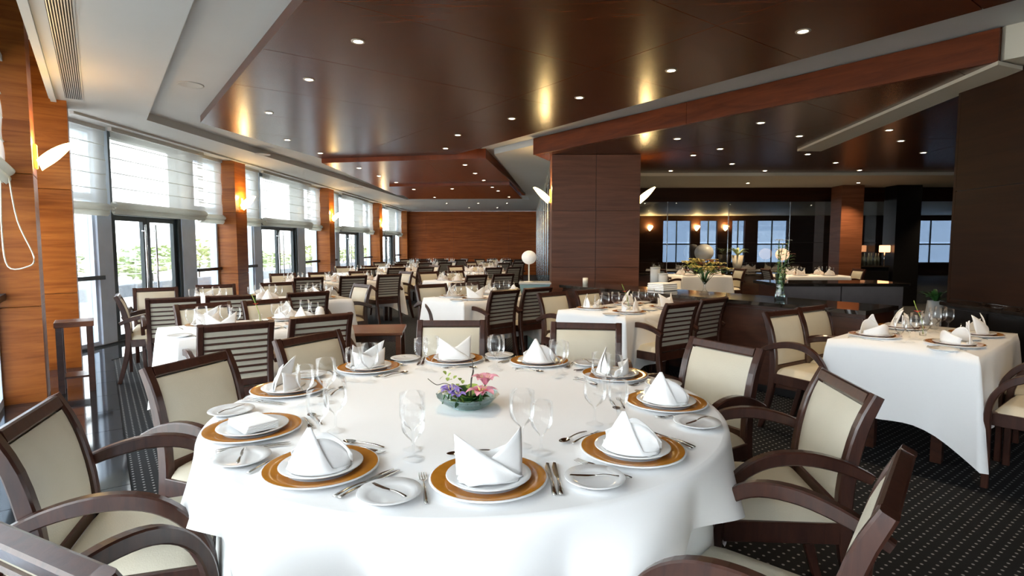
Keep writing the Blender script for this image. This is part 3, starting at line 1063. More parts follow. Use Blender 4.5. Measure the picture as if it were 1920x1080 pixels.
def make_chair():
    r = thing('armchair', '', 'chair')
    st = stile_curve()
    n = len(st)
    sec = [(0.040, 0.036 + 0.016 * sin(pi * min(1, i / (n - 1)))) for i in range(n)]
    me = MB().sweep(st, sec).mesh('back_leg', 'wood_chair')
    for sx in (-1, 1):
        put('back_leg', me, r, (0.212 * sx, 0, 0))
    MB().sweep([(-0.192, back_y(.868), .868), (0.192, back_y(.868), .868)], (0.045, 0.040), side=(0, -0.35, 0.94)).build('top_rail', 'wood_chair', r)
    MB().sweep([(-0.192, back_y(.475), .475), (0.192, back_y(.475), .475)], (0.05, 0.035), side=(0, 0, 1)).build('lower_rail', 'wood_chair', r)

    def pad(u, v):
        z = 0.50 + 0.345 * v
        a = 2 * u - 1
        bul = 0.014 * (1 - a ** 6) * (1 - (2 * v - 1) ** 8)
        return (a * 0.191, back_y(z) + 0.010 + bul, z)
    p = MB().grid(pad, 11, 12)
    p.grid(lambda u, v: ((2 * u - 1) * 0.191, back_y(0.50 + 0.345 * v) - 0.010, 0.50 + 0.345 * v), 3, 8)
    p.build('back_pad', 'leather', r)
    sm = MB().sweep([(-0.192, 0, 0), (0.192, 0, 0)], (0.013, 0.016), side=(0, 0, 1), ch=0.002).mesh('slat', 'wood_chair')
    for k in range(7):
        z = 0.50 + 0.345 * (k + 1) / 8
        put('slat', sm, r, (0, back_y(z) - 0.015, z))
    # seat
    ap = MB()
    ap.sweep([(-0.225, -0.215, .405), (-0.252, 0.175, .405)], (0.075, 0.024), side=(0, 0, 1), ch=.003)
    ap.sweep([(0.225, -0.215, .405), (0.252, 0.175, .405)], (0.075, 0.024), side=(0, 0, 1), ch=.003)
    ap.sweep([(-0.25, 0.180, .405), (0.25, 0.180, .405)], (0.075, 0.024), side=(0, 0, 1), ch=.003)
    ap.sweep([(-0.21, -0.235, .405), (0.21, -0.235, .405)], (0.075, 0.024), side=(0, 0, 1), ch=.003)
    ap.build('seat_frame', 'wood_chair', r)

    def seat_top(u, v):
        a, b = 2 * u - 1, 2 * v - 1
        e = (1 - abs(a) ** 7) * (1 - abs(b) ** 7)
        w = 0.228 + 0.024 * v
        return (a * w, -0.02 + b * 0.208, 0.440 + 0.048 * e ** 0.5 if e > 0 else 0.440)
    s_ = MB().grid(seat_top, 13, 13)
    s_.grid(lambda u, v: ((2 * u - 1) * (0.228 + 0.024 * v), -0.02 + (2 * v - 1) * 0.208, 0.438), 2, 2)
    s_.build('seat_cushion', 'leather', r)
    for sx in (-1, 1):
        path = catmull([(0.248 * sx, -0.300, 0.612), (0.252 * sx, -0.20, 0.655), (0.262 * sx, -0.075, 0.680), (0.270 * sx, 0.045, 0.667), (0.275 * sx, 0.135, 0.610),
                        (0.276 * sx, 0.190, 0.52), (0.274 * sx, 0.205, 0.40), (0.270 * sx, 0.200, 0.20), (0.268 * sx, 0.200, 0.0)], 4)
        m_ = len(path)
        sec = [(0.036, 0.034 + 0.014 * sin(pi * min(1.0, k / (0.55 * m_))) if k < 0.55 * m_ else 0.036) for k in range(m_)]
        MB().sweep(path, sec, ch=.005).build('arm', 'wood_chair', r)
    note_kids(r)
    return r


CHAIR = make_chair()
CH_USED = [False]


def chair(bx, by, face, label, group):
    """place by the middle of its top rail and the direction (degrees) it faces"""
    a = radians(face)
    x, y = bx + cos(a) * 0.325, by + sin(a) * 0.325
    rz = a - pi / 2
    if not CH_USED[0]:
        CH_USED[0] = True
        CHAIR.location = (x, y, 0)
        CHAIR.rotation_euler = (0, 0, rz)
        CHAIR['label'] = label
        CHAIR['group'] = group
        return CHAIR
    return dup(CHAIR, (x, y, 0), rz, label, group)


G_ROUND = 'armchairs around the round table'
for bx, by, fa, lb in ((-.50, 3.77, -89, 'cream leather armchair behind the round table, straight beyond the flower bowl'),
                       (.40, 3.67, -98, 'cream leather armchair behind the round table, right of the centre'),
                       (1.05, 2.93, -149, 'cream leather armchair at the rear right of the round table, turned half left'),
                       (1.22, 2.11, 174, 'cream leather armchair facing left at the right side of the round table'),
                       (.83, 1.22, 142, 'armchair seen edge-on at the near right corner of the picture'),
                       (-1.53, 1.64, 22, 'large cream armchair at the near left edge, facing right'),
                       (-1.52, 2.46, -16, 'tilted cream armchair left of the round table beside the granite strip'),
                       (-1.24, 3.14, -28, 'cream armchair at the rear left of the round table'),
                       (-.85, .90, 66, 'armchair cut off at the bottom left corner, its slatted back to the camera')):
    chair(bx, by, fa, lb, G_ROUND)

# ================================================================== ROUND TABLE
TC = (-0.22, 2.25)
TR, TZ = 0.98, 0.75
t = thing('round_table', 'large round banquet table under white cloths in the foreground', 'table', (TC[0], TC[1], 0))
MB().lathe([(0.0005, 0.712), (TR - 0.012, 0.712), (TR - 0.006, 0.72), (TR - 0.006, 0.74), (TR - 0.012, 0.7465), (0.0005, 0.7465)], 64).build('tabletop', 'wood_counter', t)
MB().lathe([(0.0005, 0.0), (0.30, 0.0), (0.30, 0.03), (0.08, 0.08), (0.06, 0.2), (0.06, 0.6), (0.15, 0.712), (0.0005, 0.712)], 32).build('pedestal', 'wood_counter', t)


def under(u, v):
    a = 2 * pi * u
    w = sin(a * 17 + 0.6 * sin(3 * a)) * 0.5 + sin(a * 11 + 1.3) * 0.5
    r_ = TR + 0.0015 + (-0.055 + 0.03 * w) * min(1, v * 4) + 0.05 * v
    if v == 0:
        r_ = TR + 0.002
    return (TC[0] + r_ * cos(a), TC[1] + r_ * sin(a), 0.748 - 0.728 * v)


uc = MB().grid(under, 240, 14, closed_u=True)
uc.lathe([(0.0005, 0.748), (0.5, 0.748), (TR + 0.002, 0.748)], 240, (TC[0], TC[1], 0))
tag(uc.build('under_cloth', 'linen_under'), 'floor-length white undercloth showing below the round table topcloth', 'tablecloth')

CLA = radians(46)


def drop(a):
    b = (a - CLA) % (pi / 2)
    b = min(b, pi / 2 - b)
    return min(1.165 / cos(b), 1.58) - TR


def over(u, v):
    a = 2 * pi * u
    d = drop(a)
    wv = abs(sin(a * 7.5 + 0.9 * sin(2 * a) + .4)) * 0.9 + sin(a * 13 + 2.1) * 0.30
    amp = 0.055 + 0.07 * d
    r_ = TR + 0.010 + v ** 0.8 * (0.004 + amp * wv) * min(1.0, 0.35 + d * 2)
    rnd_ = max(0.0, 1 - v * 9)
    zz = 0.7545 - d * v * 0.985 - (0.004 if v > 0 else 0)
    q = v * 18
    if q < 3.5:                                # rounded turn over the table edge
        b = (q / 3) * pi / 2
        r_, zz = TR - 0.012 + 0.022 * sin(b), 0.7545 - 0.016 * (1 - cos(b))
    else:
        v = (q - 3) / 15
        r_ = TR + 0.010 + v ** 0.9 * (0.004 + amp * wv) * min(1.0, 0.35 + d * 2)
        zz = 0.7385 - (d - 0.03) * v
    return (TC[0] + r_ * cos(a), TC[1] + r_ * sin(a), zz)


oc = MB().grid(over, 288, 19, closed_u=True)


def top_wr(u, v):
    a = 2 * pi * u
    r_ = max(0.0005, (TR - 0.012) * v)
    return (TC[0] + r_ * cos(a), TC[1] + r_ * sin(a), 0.7545)


oc.grid(top_wr, 288, 6, closed_u=True)
o = oc.build('top_cloth', 'linen')
tag(o, 'white square linen topcloth spread over the round table', 'tablecloth')
TZ = 0.7555

# ------------------------------------------------------------------ tableware prototypes (meshes)
ch_body = MB().lathe([(0.0005, 0.003), (0.095, 0.003), (0.10, 0.0), (0.11, 0.0), (0.155, 0.012), (0.162, 0.015), (0.1625, 0.017), (0.158, 0.0185), (0.110, 0.0085), (0.095, 0.0065), (0.0005, 0.0065)], 48).mesh('charger_body', 'porcelain')
ch_band = MB().lathe([(0.096, 0.0080), (0.111, 0.0097), (0.156, 0.0195), (0.1575, 0.0190)], 48).mesh('amber_band', 'amber_glaze')
pl_me = MB().lathe([(0.0005, 0.0035), (0.066, 0.0035), (0.070, 0.0), (0.076, 0.0), (0.112, 0.014), (0.117, 0.017), (0.115, 0.019), (0.082, 0.0085), (0.072, 0.0060), (0.0005, 0.0060)], 44).mesh('dinner_plate', 'porcelain')
bp_me = MB().lathe([(0.0005, 0.003), (0.045, 0.003), (0.048, 0.0), (0.054, 0.0), (0.078, 0.011), (0.083, 0.0135), (0.082, 0.0155), (0.056, 0.0070), (0.048, 0.0052), (0.0005, 0.0052)], 40).mesh('bread_plate', 'porcelain')


def goblet_mesh(h, rb, name):
    f = h
    bowl0 = 0.38 * f
    prof = [(0.0335, 0.0), (0.034, 0.0012), (0.030, 0.0035), (0.012, 0.010), (0.0052, 0.018), (0.0042, 0.030), (0.0042, bowl0 - 0.012), (0.007, bowl0 - 0.003),
            (rb * 0.55, bowl0 + 0.010), (rb * 0.88, bowl0 + 0.026), (rb, bowl0 + 0.045), (rb * 0.985, bowl0 + 0.075), (rb * 0.96, f), (rb * 0.96 - 0.0012, f + 0.0006)]
    return MB().lathe(prof, 26).mesh(name, 'glassware')


gl_water = goblet_mesh(0.182, 0.041, 'water_goblet')
gl_wine = goblet_mesh(0.162, 0.036, 'wine_glass')
tumbler = MB().lathe([(0.0006, 0.0), (0.028, 0.0), (0.029, 0.003), (0.034, 0.085), (0.0328, 0.086), (0.027, 0.008), (0.0006, 0.008)], 24).mesh('tumbler', 'glassware')


def flat_cutlery(outline_fn, name):
    return outline_fn().mesh(name, 'silver')


def handle_pts(mb, y0, y1, w0, w1, z0, z1):
    """tapered handle bar with rounded ends, from y0 to y1"""
    n = 8
    rows = []
    for k in range(n + 1):
        q = k / n
        w = w0 + (w1 - w0) * q ** 1.6
        if q > 0.93:
            w *= 0.7
        y_ = y0 + (y1 - y0) * q
        z = z0 + (z1 - z0) * q + 0.004 * sin(pi * q)
        rows.append([(-w, y_, z), (-w * .5, y_, z + .0022), (w * .5, y_, z + .0022), (w, y_, z), (0, y_, z - .0014)])
    vs = [p for r in rows for p in r]
    fs = []
    for k in range(n):
        for i in range(5):
            j = (i + 1) % 5
            fs.append((k * 5 + i, k * 5 + j, k * 5 + 5 + j, k * 5 + 5 + i))
    fs += [(4, 3, 2, 1, 0), tuple(n * 5 + i for i in range(5))]
    mb.add(vs, fs, True)


def fork():
    mb = MB()
    handle_pts(mb, 0.03, -0.10, 0.0028, 0.0075, 0.006, 0.003)
    mb.grid(lambda u, v: ((2 * u - 1) * (0.0035 + 0.0085 * sin(pi * .5 * v)), 0.028 + 0.032 * v, 0.0065 - 0.004 * v + 0.002 * (2 * u - 1) ** 2), 5, 5)
    for k in range(4):
        x_ = -0.0105 + 0.007 * k
        mb.tube([(x_, 0.059, 0.0032), (x_, 0.08, 0.003), (x_ * .92, 0.10, 0.006)], [0.0019, 0.0018, 0.0008], 5)
    return mb


def knife():
    mb = MB()
    handle_pts(mb, 0.0, -0.105, 0.004, 0.0085, 0.0045, 0.0045)
    mb.add([(-.004, 0, .004), (-.009, .03, .004), (-.0095, .075, .004), (-.003, .112, .004), (.004, .105, .004), (.0045, 0, .004),
            (-.004, 0, .0055), (-.009, .03, .0046), (-.0095, .075, .0046), (-.003, .112, .0046), (.004, .105, .006), (.0045, 0, .006)],
           [(5, 4, 3, 2, 1, 0), (6, 7, 8, 9, 10, 11)] + [(i, (i + 1) % 6, 6 + (i + 1) % 6, 6 + i) for i in range(6)])
    return mb


def spoon():
    mb = MB()
    handle_pts(mb, 0.035, -0.09, 0.0026, 0.007, 0.007, 0.003)

    def bowl(u, v):
        a = 2 * pi * u
        x_, y_ = 0.0165 * v * cos(a), 0.064 + 0.028 * v * sin(a)
        return (x_ * (1 - 0.12 * sin(a)), y_, 0.0015 + 0.0065 * v * v)
    mb.grid(bowl, 20, 5, closed_u=True)
    return mb


fork_me, knife_me, spoon_me = fork().mesh('fork', 'silver'), knife().mesh('knife', 'silver'), spoon().mesh('spoon', 'silver')


def napkin_mesh(kind, seed):
    rnd = random.Random(seed)
    mb = MB()
    if kind == 'flat':
        for k in range(5):
            z = 0.002 + 0.0055 * k
            w, h = 0.078 - 0.001 * k, 0.070 - 0.0015 * k
            mb.box((0.001 * k, 0.0, z + .002), (2 * w, 2 * h * .8, 0.0048), 0.02 * k, bev=.0018)
        return mb.mesh('napkin', 'napkin_cloth')
    # two crossing triangular flaps standing on a folded base
    P_ = 0.122 if kind == 'mitre' else 0.128
    cv = 0.030 if kind == 'mitre' else 0.055

    def sheet(top, y0, cvv, lean, wob):
        def fn(u, v):
            a = 2 * u - 1
            h_ = top(u)
            flare = 1 + 0.10 * v * h_ / P_
            return (0.086 * a * flare, y0 - cvv * (1 - a * a) + lean * v * h_ + 0.003 * sin(8 * u + 4 * v + wob), 0.002 + v * h_)
        return fn
    if kind == 'mitre':
        mb.grid(sheet(lambda t: max(0.004, P_ * (1 - t)), -0.036, cv, 0.30, seed), 17, 7)
        mb.grid(sheet(lambda t: max(0.004, P_ * t), -0.030, cv, 0.34, seed + 1), 17, 7)
        mb.grid(sheet(lambda t: 0.05 + 0.035 * abs(2 * t - 1), 0.012, -cv, -0.1, seed + 2), 13, 5)
    else:
        mb.grid(sheet(lambda t: P_ * (t / .42 if t < .42 else max(0.04, 1 - (t - .42) * 2.6)) + .003, -0.034, cv, 0.34, seed), 19, 7)
        mb.grid(sheet(lambda t: 0.015 + 0.075 * sin(pi * min(1, max(0.0, t * 1.15 - .15))) ** .6, -0.022, cv, 0.30, seed + 1), 17, 7)
        mb.grid(sheet(lambda t: 0.03 + 0.045 * (1 - abs(2 * t - .9)), 0.012, -cv, -0.1, seed + 2), 13, 5)
    mb.grid(lambda u, v: ((2 * u - 1) * 0.088 * (1 - .25 * abs(2 * v - 1)), -0.062 + 0.11 * v, 0.0015 + .001 * sin(6 * u)), 5, 5)
    me = mb.mesh('napkin', 'napkin_cloth')
    return me


nap_me = {('mitre', s_): napkin_mesh('mitre', s_) for s_ in range(4)}
nap_me.update({('peak', s_): napkin_mesh('peak', s_ + 10) for s_ in range(3)})
nap_me[('flat', 0)] = napkin_mesh('flat', 0)


def napkin(kind, var, loc, rz, label, group, scale=1.0):
    o_ = put('napkin', nap_me[(kind, var)], None, loc, rz)
    o_.scale = (scale, scale, scale)
    if kind != 'flat':
        solid(o_, 0.003)
    return tag(o_, label, 'napkin', group)


def charger(loc, label, group):
    r = thing('charger_plate', label, 'plate', loc, 0, group)
    put('charger_body', ch_body, r)
    put('amber_band', ch_band, r)
    return r


def one(name, me, loc, rz, label, cat, group):
    return tag(put(name, me, None, loc, rz), label, cat, group)


PC = (-0.24, 2.285)
SEATS = [(-80, 'front centre', 'mitre', 0, 0.10), (245, 'front left', 'peak', 0, 0.5), (210, 'left side', 'flat', 0, 0.3), (171, 'rear left side', 'mitre', 1, 0.2), (135, 'far left', 'mitre', 2, 0.0),
         (101, 'far left-of-centre', 'mitre', 3, pi), (67, 'far right-of-centre', 'peak', 1, pi + .3), (33, 'far right', 'peak', 2, 2.3), (-3, 'right side', 'peak', 1, -1.9), (-45, 'front right', 'peak', 0, -1.2)]
for deg, nm, nk, nv, nr in SEATS:
    a = radians(deg)
    u = Vector((cos(a), sin(a), 0))
    w = Vector((-sin(a), cos(a), 0))          # diner's right-hand side is +w (diner faces the centre)
    B = lambda rr, ss, z=TZ: (PC[0] + u.x * rr + w.x * ss, PC[1] + u.y * rr + w.y * ss, z)
    rz = a + pi / 2                             # local +Y towards the table centre
    at_ = 'at the %s place, round table' % nm
    charger(B(0.812, 0), 'amber-banded charger plate %s' % at_, 'charger plates on the round table')
    one('dinner_plate', pl_me, B(0.812, 0, TZ + .0075), 0, 'white dinner plate under the napkin %s' % at_, 'plate', 'dinner plates on the round table')
    napkin(nk, nv, B(0.812, 0, TZ + .0185), rz + nr, ('flat stacked white napkin ' if nk == 'flat' else 'white standing folded napkin ') + at_, 'napkins on the round table', 1.0)
    one('bread_plate', bp_me, B(0.87, -0.262, TZ + .0045), 0, 'small white bread plate %s' % at_, 'plate', 'bread plates on the round table')
    one('butter_knife', knife_me, B(0.87, -0.262, TZ + .017), rz + 0.75, 'butter knife on the bread plate %s' % at_, 'knife', 'butter knives on the round table').scale = (.72, .62, .8)
    one('fork', fork_me, B(0.83, -0.174), rz + 0.06, 'silver table fork %s' % at_, 'fork', 'table forks on the round table').scale = (.95, .95, 1)
    one('table_knife', knife_me, B(0.825, 0.171), rz - 0.12, 'inner silver table knife %s' % at_, 'knife', 'table knives on the round table')
    one('table_knife', knife_me, B(0.825, 0.190), rz - 0.14, 'outer silver table knife %s' % at_, 'knife', 'table knives on the round table')
    one('dessert_spoon', spoon_me, B(0.60, -0.03), rz + pi / 2 + .1, 'silver dessert spoon above the plate %s' % at_, 'spoon', 'dessert spoons on the round table').scale = (.95, .85, 1)
    one('dessert_fork', fork_me, B(0.632, 0.0), rz - pi / 2 + .05, 'silver dessert fork above the plate %s' % at_, 'fork', 'dessert forks on the round table').scale = (.8, .78, 1)
    one('wine_glass', gl_wine, B(0.625, 0.185), 0, 'clear wine glass %s' % at_, 'glass', 'wine glasses on the round table')
    one('water_goblet', gl_water, B(0.560, 0.135), 0, 'taller clear water goblet %s' % at_, 'glass', 'water goblets on the round table')


# ------------------------------------------------------------------ flower bowl
def bend_leaf(mb, p, d, ln, w, droop=0.3, up=0.4):
    p = Vector(p)
    d = Vector(d).normalized()
    sd = d.cross(Vector((0, 0, 1)))
    sd = sd.normalized() if sd.length > 1e-3 else Vector((1, 0, 0))

    def fn(u, v):
        a = 2 * u - 1
        ww = w * sin(pi * (0.06 + 0.94 * v)) ** 0.8 if v < 1 else 0
        q = p + d * ln * v + Vector((0, 0, 1)) * (up * ln * v - droop * ln * v * v * 1.6) + sd * a * ww
        q.z += 0.25 * ww * a * a
        return q
    return mb.grid(fn, 5, 7)


FC = (-0.23, 2.20)
FS = 1.3
bw = thing('glass_bowl', 'shallow faceted glass bowl holding flowers at the table centre', 'bowl', (FC[0], FC[1], TZ))
MB().lathe([(0.0006, 0.004), (0.06, 0.004), (0.062, 0.0), (0.068, 0.001), (0.104, 0.024), (0.128, 0.050), (0.126, 0.0515), (0.101, 0.027), (0.064, 0.007), (0.0006, 0.007)], 12, smooth=False).build('bowl_body', 'bowl_glass', bw)
MB().tube([(0.127 * cos(k * pi / 6), 0.127 * sin(k * pi / 6), 0.051) for k in range(13)], 0.0022, 6).build('rim', 'glassware', bw)


def lily(loc, s, rz, tilt, mat, label, n=6):
    r = thing('lily', label, 'flower', loc, rz, 'flowers in the glass bowl')
    for k in range(n):
        a = 2 * pi * k / n
        mb = MB()
        bend_leaf(mb, (0, 0, 0), (cos(a), sin(a), tilt), s, s * 0.26, 0.55, 0.55)
        mb.build('petal', mat, r)
    st = MB()
    for k in range(5):
        a = 2 * pi * k / 5
        st.tube([(0, 0, 0), (0.25 * s * cos(a), 0.25 * s * sin(a), 0.5 * s)], 0.0012, 5)
    st.build('stamen', 'petal_yellow', r)
    MB().tube([(0, 0, 0.002), (0, 0.01, -0.035)], 0.003, 6).build('stalk', 'leaf_dark', r)


lily((FC[0] + .062, FC[1] - .055, TZ + .060), 0.078, 0.3, 0.6, 'petal_pink', 'pink lily leaning over the front rim of the glass bowl')
lily((FC[0] + .070, FC[1] + .01, TZ + .085), 0.082, 1.1, 1.0, 'petal_pink', 'upright pale pink lily behind the front one in the bowl')
lily((FC[0] + .058, FC[1] - .060, TZ + .070), 0.040, 0.8, 0.6, 'petal_rose', 'small deep rose flower centre in the glass bowl')
lily((FC[0] - .060, FC[1] - .040, TZ + .062), 0.056, 0.2, 0.7, 'petal_violet', 'violet flower at the left of the glass bowl', 7)
lily((FC[0] - .030, FC[1] - .075, TZ + .058), 0.045, 0.5, 0.7, 'petal_violet', 'third violet bloom at the front of the bowl', 7)
lily((FC[0] - .085, FC[1] - .045, TZ + .058), 0.042, 1.5, 0.7, 'petal_white', 'small whitish bloom at the left rim of the bowl', 8)
lily((FC[0] - .072, FC[1] - .000, TZ + .062), 0.050, 0.9, 0.7, 'petal_violet', 'second violet bloom behind the violet flower', 7)
fo = thing('leaf_sprig', 'green leaves filling the middle of the flower bowl', 'foliage', (FC[0], FC[1], TZ + .012), 0, 'flowers in the glass bowl')
rnd = random.Random(5)
for k in range(30):
    a = rnd.uniform(0, 2 * pi)
    mb = MB()
    bend_leaf(mb, (0.02 * cos(a), 0.02 * sin(a), 0.0), (cos(a), sin(a), rnd.uniform(.3, 1.6)), rnd.uniform(.07, .115), rnd.uniform(.016, .028), .35, .35)
    mb.build('leaf', 'leaf_dark' if k % 3 else 'leaf_pale', fo)
tw = thing('curled_twig', 'thin curled dark twigs rising from the flower bowl', 'twig', (FC[0], FC[1], TZ + .03), 0, 'flowers in the glass bowl')
MB().tube(catmull([(0.01, 0.02, 0.0), (0.012, 0.03, .07), (0.02, 0.03, .11), (0.015, 0.03, .16)]), [0.0035] * 12 + [0.002] * 4, 6).build('stem', 'twig', tw)
MB().tube(catmull([(-0.03, 0.02, 0.03), (-0.09, 0.03, .055), (-0.13, 0.03, .05), (-0.165, 0.03, .075)]), 0.0016, 5).build('stem', 'twig', tw)
for k in range(10):
    p = Vector((-0.03 - 0.008 * k, 0.01, 0.035 + 0.004 * k)) + Vector((rnd.uniform(-.02, .02), rnd.uniform(-.03, .03), rnd.uniform(0, .03)))
    mb = MB()
    bend_leaf(mb, p, (rnd.uniform(-1, 1), rnd.uniform(-1, 1), .4), .022, .008, .2, .2)
    mb.build('leaf', 'leaf_pale', tw)

# ================================================================== SQUARE TABLES


def cloth_rect(L_, W_, dropz, seed, flare=0.05):
    """rectangular cloth: flat top and hanging sides with pointed, folded corners"""
    rnd_ = random.Random(seed)
    hx, hy = L_ / 2, W_ / 2
    per = []
    NS, rc = 22, 0.02
    corners = [(hx, hy), (-hx, hy), (-hx, -hy), (hx, -hy)]
    for ci in range(4):
        c0, c1 = corners[ci], corners[(ci + 1) % 4]
        ln = sqrt((c1[0] - c0[0]) ** 2 + (c1[1] - c0[1]) ** 2)
        d = ((c1[0] - c0[0]) / ln, (c1[1] - c0[1]) / ln)
        n = (d[1], -d[0])
        for k in range(NS):
            q = (k / NS)
            q = 0.5 - 0.5 * cos(pi * q)
            s_ = q * ln
            dc = min(s_, ln - s_)
            per.append((c0[0] + d[0] * s_, c0[1] + d[1] * s_, n, dc, ci if s_ < ln / 2 else (ci + 1) % 4, ci * ln + s_))
    ph = [rnd_.uniform(0, 6) for _ in range(4)]
    NV = 12
    vs, fs = [], []
    N = len(per)
    vs.append((0, 0, 0.7545))
    for j in range(NV + 1):
        v = j / NV
        for (x_, y_, n, dc, ci, s_) in per:
            cdir = (1 if corners[ci][0] > 0 else -1, 1 if corners[ci][1] > 0 else -1)
            k = max(0.0, 1 - dc / 0.30)
            dr = dropz * (1 + 0.40 * k ** 1.4)
            fold = 0.012 * sin(s_ * 17 + ph[0]) + 0.008 * sin(s_ * 31 + ph[1])
            out = 0.006 + v * (0.012 + flare * 0.25 + fold * (1 - k))
            if k > 0:
                out -= 0.045 * v * sin(pi * k) * 0.8
            xx, yy = x_ + n[0] * out, y_ + n[1] * out
            kk = k ** 3
            xx += cdir[0] * flare * v * kk * 1.1
            yy += cdir[1] * flare * v * kk * 1.1
            if j == 0:
                xx, yy = x_ * 0.995, y_ * 0.995
            vs.append((xx, yy, 0.7545 - (0.0 if j == 0 else 0.003) - dr * v))
    for i in range(N):
        fs.append((0, 1 + i, 1 + (i + 1) % N))
    for j in range(NV):
        for i in range(N):
            k = (i + 1) % N
            fs.append((1 + j * N + i, 1 + j * N + k, 1 + (j + 1) * N + k, 1 + (j + 1) * N + i))
    mb = MB()
    mb.add(vs, fs, True)
    return mb


def rect_table(cx, cy, deg, L_, W_, nm, cloth_drop=0.46, seed=0):
    """table, its cloth; returns a function from table coordinates to the room"""
    a = radians(deg)
    t_ = thing('dining_table', 'cloth-covered rectangular table, %s' % nm, 'table', (cx, cy, 0), a, 'rectangular dining tables')
    MB().box((0, 0, 0.728), (L_ - .01, W_ - .01, 0.036), bev=.004).build('tabletop', 'wood_counter', t_)
    lg = MB().box((0, 0, 0.355), (0.06, 0.06, 0.71), bev=.004).mesh('leg', 'wood_counter')
    for sx in (-1, 1):
        for sy in (-1, 1):
            put('leg', lg, t_, (sx * (L_ / 2 - .24), sy * (W_ / 2 - .22), 0))
    o_ = cloth_rect(L_, W_, cloth_drop, seed).build('tablecloth', 'linen', None, (cx, cy, 0), a)
    tag(o_, 'white tablecloth with hanging corners on the %s' % nm, 'tablecloth', 'rectangular tablecloths')
    e1, e2 = (cos(a), sin(a)), (-sin(a), cos(a))
    return lambda x_, y_, z=TZ: (cx + e1[0] * x_ + e2[0] * y_, cy + e1[1] * x_ + e2[1] * y_, z)


def place(Bf, x_, side, W_, deg, nm, seat, lvl, var):
    """one cover on a rectangular table; lvl 2 = full, 1 = plate, napkin and glass"""
    a = radians(deg)
    yb = side * (W_ / 2 - 0.185)
    rz = a + (0 if side < 0 else pi)
    at_ = 'at the %s seat, %s' % (seat, nm)
    g = ' on the %s' % nm
    rg = 1 if side < 0 else -1
    charger(Bf(x_, yb), 'amber-banded charger plate %s' % at_, 'charger plates' + g)
    if lvl >= 2:
        one('dinner_plate', pl_me, Bf(x_, yb, TZ + .0075), 0, 'white dinner plate %s' % at_, 'plate', 'dinner plates' + g)
    napkin(('mitre', 'peak')[var % 2], var % 3, Bf(x_, yb, TZ + (.0185 if lvl >= 2 else .0085)), rz + random.uniform(-.7, .7), 'white folded napkin %s' % at_, 'napkins' + g, 1.1)
    one('wine_glass', gl_wine, Bf(x_ + rg * .15, yb - side * .19), 0, 'clear wine glass %s' % at_, 'glass', 'wine glasses' + g)
    one('water_goblet', gl_water, Bf(x_ + rg * .08, yb - side * .225), 0, 'clear water goblet %s' % at_, 'glass', 'water goblets' + g)
    if lvl >= 2:
        one('fork', fork_me, Bf(x_ - rg * .19, yb), rz, 'silver fork %s' % at_, 'fork', 'forks' + g)
        one('table_knife', knife_me, Bf(x_ + rg * .19, yb), rz, 'silver knife %s' % at_, 'knife', 'knives' + g)
        one('bread_plate', bp_me, Bf(x_ - rg * .275, yb), 0, 'small bread plate %s' % at_, 'plate', 'bread plates' + g)


def bud_vase(loc, nm, red=True):
    r = thing('bud_vase', 'small glass bud vase with one red carnation on the %s' % nm, 'vase', loc, 0, 'bud vases')
    MB().lathe([(0.0006, 0), (0.022, 0), (0.024, 0.03), (0.012, 0.07), (0.014, 0.09)], 16).build('vase_body', 'glassware', r)
    MB().tube(catmull([(0, 0, 0.01), (-0.01, 0, .10), (-0.05, 0.01, .20), (-0.07, 0.01, .25)]), 0.003, 6).build('stem', 'leaf_pale', r)
    mb = MB()
    for k in range(10):
        bend_leaf(mb, (-0.04, 0.01, .165), (cos(k * .63), sin(k * .63), .5), .026, .010, .3, .4)
    mb.build('flower_head', 'petal_red', r)
    mb = MB()
    bend_leaf(mb, (-0.03, 0.01, .14), (-.3, .2, 1), .10, .006, .1, .2)
    mb.build('leaf', 'leaf_dark', r)


def cruet(loc, label):
    r = thing('rolled_napkin', label, 'napkin', loc, 0.6)
    MB().lathe([(0.0006, 0), (0.035, 0), (0.040, 0.03), (0.038, 0.07), (0.030, 0.10), (0.018, 0.115), (0.0006, 0.118)], 18).build('roll', 'napkin_cloth', r)


T_SEATS = {(-1, -1): 'near-left', (-1, 1): 'near-right', (1, -1): 'far-left', (1, 1): 'far-right'}
NEAR = [
    # cx, cy, deg, L, W, name, near chairs (slatted backs), far chairs (cream fronts)
    (-2.16, 4.42, 42, 1.25, 0.82, 'table left of the round table', [(-1.89, 3.60, 127), (-1.48, 4.03, 130)], [(-2.84, 4.84, -42), (-2.44, 5.20, -42)]),
    (1.06, 5.72, 44, 1.25, 0.82, 'table in front of the pillar', [(1.41, 5.01, 127), (1.83, 5.42, 131)], [(.29, 6.09, -46), (.70, 6.40, -44)]),
    (-.53, 7.02, 44, 1.25, 0.82, 'table beside the teal podium', [(-.22, 6.38, 137), (.16, 6.74, 132)], [(-1.24, 7.31, -52), (-.83, 7.66, -48)]),
    (2.85, 4.02, 42, 1.32, 0.82, 'table at the right edge', [(3.21, 2.99, 130), (3.62, 3.40, 130)], [(2.0, 4.41, -56), (2.40, 4.74, -54)]),
]
